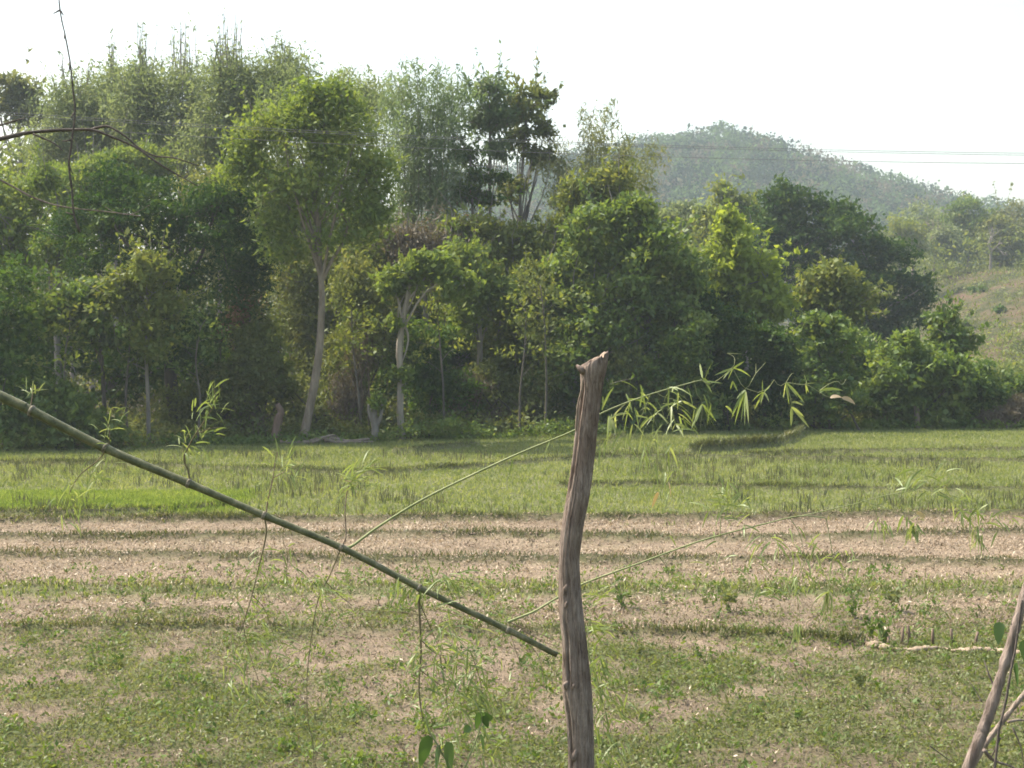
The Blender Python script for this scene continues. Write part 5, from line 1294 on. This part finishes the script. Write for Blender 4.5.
# ---- bare tree whose branches reach in from the side
def bare_boughs():
    Y = 2.7
    x = -1.45; zb = surface_z(x, Y); loc = np.array([x, Y, zb])
    o = empty('bare_tree', loc, 'leafless tree reaching thin dark branches in from the upper picture edge', 'tree')
    T = Tubes(); T.add(spline([np.array([x, Y, zb - .1]), np.array([x - .03, Y, 3.2]), np.array([x + .02, Y, 4.3]), np.array([x + .05, Y + .05, 5.6])], 20) - loc, np.linspace(.055, .022, 20), 10, rough=.04); T.build('trunk', dark_m, o)
    def b(path, r0, r1, dY=0, start=None):
        P = [at(a, c, Y + dY) for a, c in path]
        if start is not None: P = [np.array(start)] + P
        T = Tubes(); T.add(spline(P, 40) - loc, np.linspace(r0, r1, 40) * .52 * (1 + .08 * np.sin(np.arange(40) * 1.7)), 7, rough=.05)
        return T
    T = b([(0, 139), (20, 134), (45, 131), (68, 130), (92, 130), (112, 137), (135, 147), (158, 163), (178, 175), (198, 186)], .0085, .0022, 0, (x, Y, 4.28))
    T.add(spline([at(a, c, Y + .02) for a, c in [(90, 130), (100, 127), (110, 127), (125, 136), (138, 147), (155, 156), (175, 158), (199, 166)]], 26) - loc, np.linspace(.0028, .0011, 26), 6)
    T.add(spline([at(a, c, Y - .02) for a, c in [(33, 134), (45, 139), (55, 144), (63, 151)]], 12) - loc, np.linspace(.0021, .001, 12), 6)
    T.build('branch', dark_m, o)
    b([(-40, 132), (0, 125), (14, 121), (25, 118)], .005, .002, -.05, (x, Y, 4.36)).build('branch', dark_m, o)
    b([(-40, 165), (0, 180), (30, 196), (55, 205), (80, 209), (110, 212), (140, 216)], .0045, .0016, -.02, (x, Y, 4.2)).build('branch', stick_m, o)
    b([(105, 207), (118, 213), (132, 214), (150, 205)], .0012, .0008, .0).build('twig', stick_m, o)
    # the bough overhead that carries the hanging vine
    b([(-150, -90), (-40, -75), (40, -60), (90, -55)], .012, .005, 0, (x + .04, Y, 5.2)).build('branch', dark_m, o)
    v = [(56, -60), (58, -20), (60, 10), (65, 35), (70, 62), (73, 90), (75, 112), (72, 140), (69, 165), (72, 190), (74, 215), (80, 232)]
    P = [at(a, c, Y - .03) for a, c in v]
    T = Tubes(); T.add(spline(P, 90), np.linspace(.0010, .0022, 90) * (1 + .25 * RNG.random(90)), 6, rough=.1)
    for k in range(10):
        a, c = v[2 + k % 9]; e = at(a + RNG.normal() * 5, c + RNG.normal() * 4 + 4, Y - .03)
        T.add(np.array([at(a, c, Y - .03), e]), [.002, .001], 5)
    tag(T.build('hanging_vine', dark_m), 'thin dark bare vine hanging straight down across the pale sky', 'vine')
bare_boughs()
# ================================================================== air, light, camera
hz, nt, N, L = new_mat('haze_air')
pv = N.new('ShaderNodeVolumePrincipled')
pv.inputs['Color'].default_value = (.80, .90, 1, 1)
pv.inputs['Density'].default_value = HAZE
pv.inputs['Anisotropy'].default_value = .2
ou = N.new('ShaderNodeOutputMaterial'); L.new(pv.outputs[0], ou.inputs['Volume'])
x0, x1, y0, y1, z0, z1 = -2500, 2500, -400, 2500, -9, 118
v = np.array([(x, y, z) for z in (z0, z1) for y in (y0, y1) for x in (x0, x1)], float)
f = np.array([(0, 2, 3, 1), (4, 5, 7, 6), (0, 1, 5, 4), (2, 6, 7, 3), (0, 4, 6, 2), (1, 3, 7, 5)])
tag(mesh_np('haze', v, f, hz), kind='stuff')

w = bpy.data.worlds.new('World'); SC.world = w; w.use_nodes = True
nt = w.node_tree; nt.nodes.clear()
sky = nt.nodes.new('ShaderNodeTexSky'); sky.sky_type = 'NISHITA'; sky.sun_disc = False
sky.sun_elevation = R(SUN_EL); sky.sun_rotation = R(SUN_AZ)      # azimuth clockwise from +Y
sky.air_density = 1.6; sky.dust_density = 5.0; sky.ozone_density = 1.0; sky.altitude = 200
bg = nt.nodes.new('ShaderNodeBackground'); bg.inputs['Strength'].default_value = SKY
out = nt.nodes.new('ShaderNodeOutputWorld')
nt.links.new(sky.outputs[0], bg.inputs['Color']); nt.links.new(bg.outputs[0], out.inputs['Surface'])
sl = bpy.data.lights.new('sun', 'SUN'); sl.energy = SUN; sl.angle = R(.5); sl.color = (1, .93, .82)
so = bpy.data.objects.new('sun', sl); COL.objects.link(so)
a, e = R(SUN_AZ), R(SUN_EL)
to_sun = Vector((math.sin(a) * math.cos(e), math.cos(a) * math.cos(e), math.sin(e)))
so.rotation_euler = to_sun.to_track_quat('Z', 'Y').to_euler()
so.location = to_sun * 60

cam = bpy.data.cameras.new('camera'); co = bpy.data.objects.new('camera', cam); COL.objects.link(co)
cam.sensor_width = 36; cam.lens = FPX / 1024 * 36
cam.clip_start = .05; cam.clip_end = 9000
co.location = (0, 0, EYE); co.rotation_euler = (PI / 2 - PITCH, 0, 0)
cam.dof.use_dof = True; cam.dof.focus_distance = 5.2; cam.dof.aperture_fstop = 13.0
SC.camera = co
SC.render.resolution_x, SC.render.resolution_y = 1024, 768
vs = SC.view_settings
vs.view_transform = 'Standard'; vs.look = 'None'; vs.gamma = 1; vs.use_curve_mapping = False
vs.exposure = EXPO
cy = SC.cycles
cy.max_bounces = 10; cy.diffuse_bounces = 5; cy.glossy_bounces = 2; cy.transmission_bounces = 6; cy.transparent_max_bounces = 6; cy.volume_bounces = 1
cy.use_denoising = True
cy.filter_width = 1.6
cy.use_adaptive_sampling = True; cy.adaptive_threshold = .02
SC.render.use_persistent_data = False
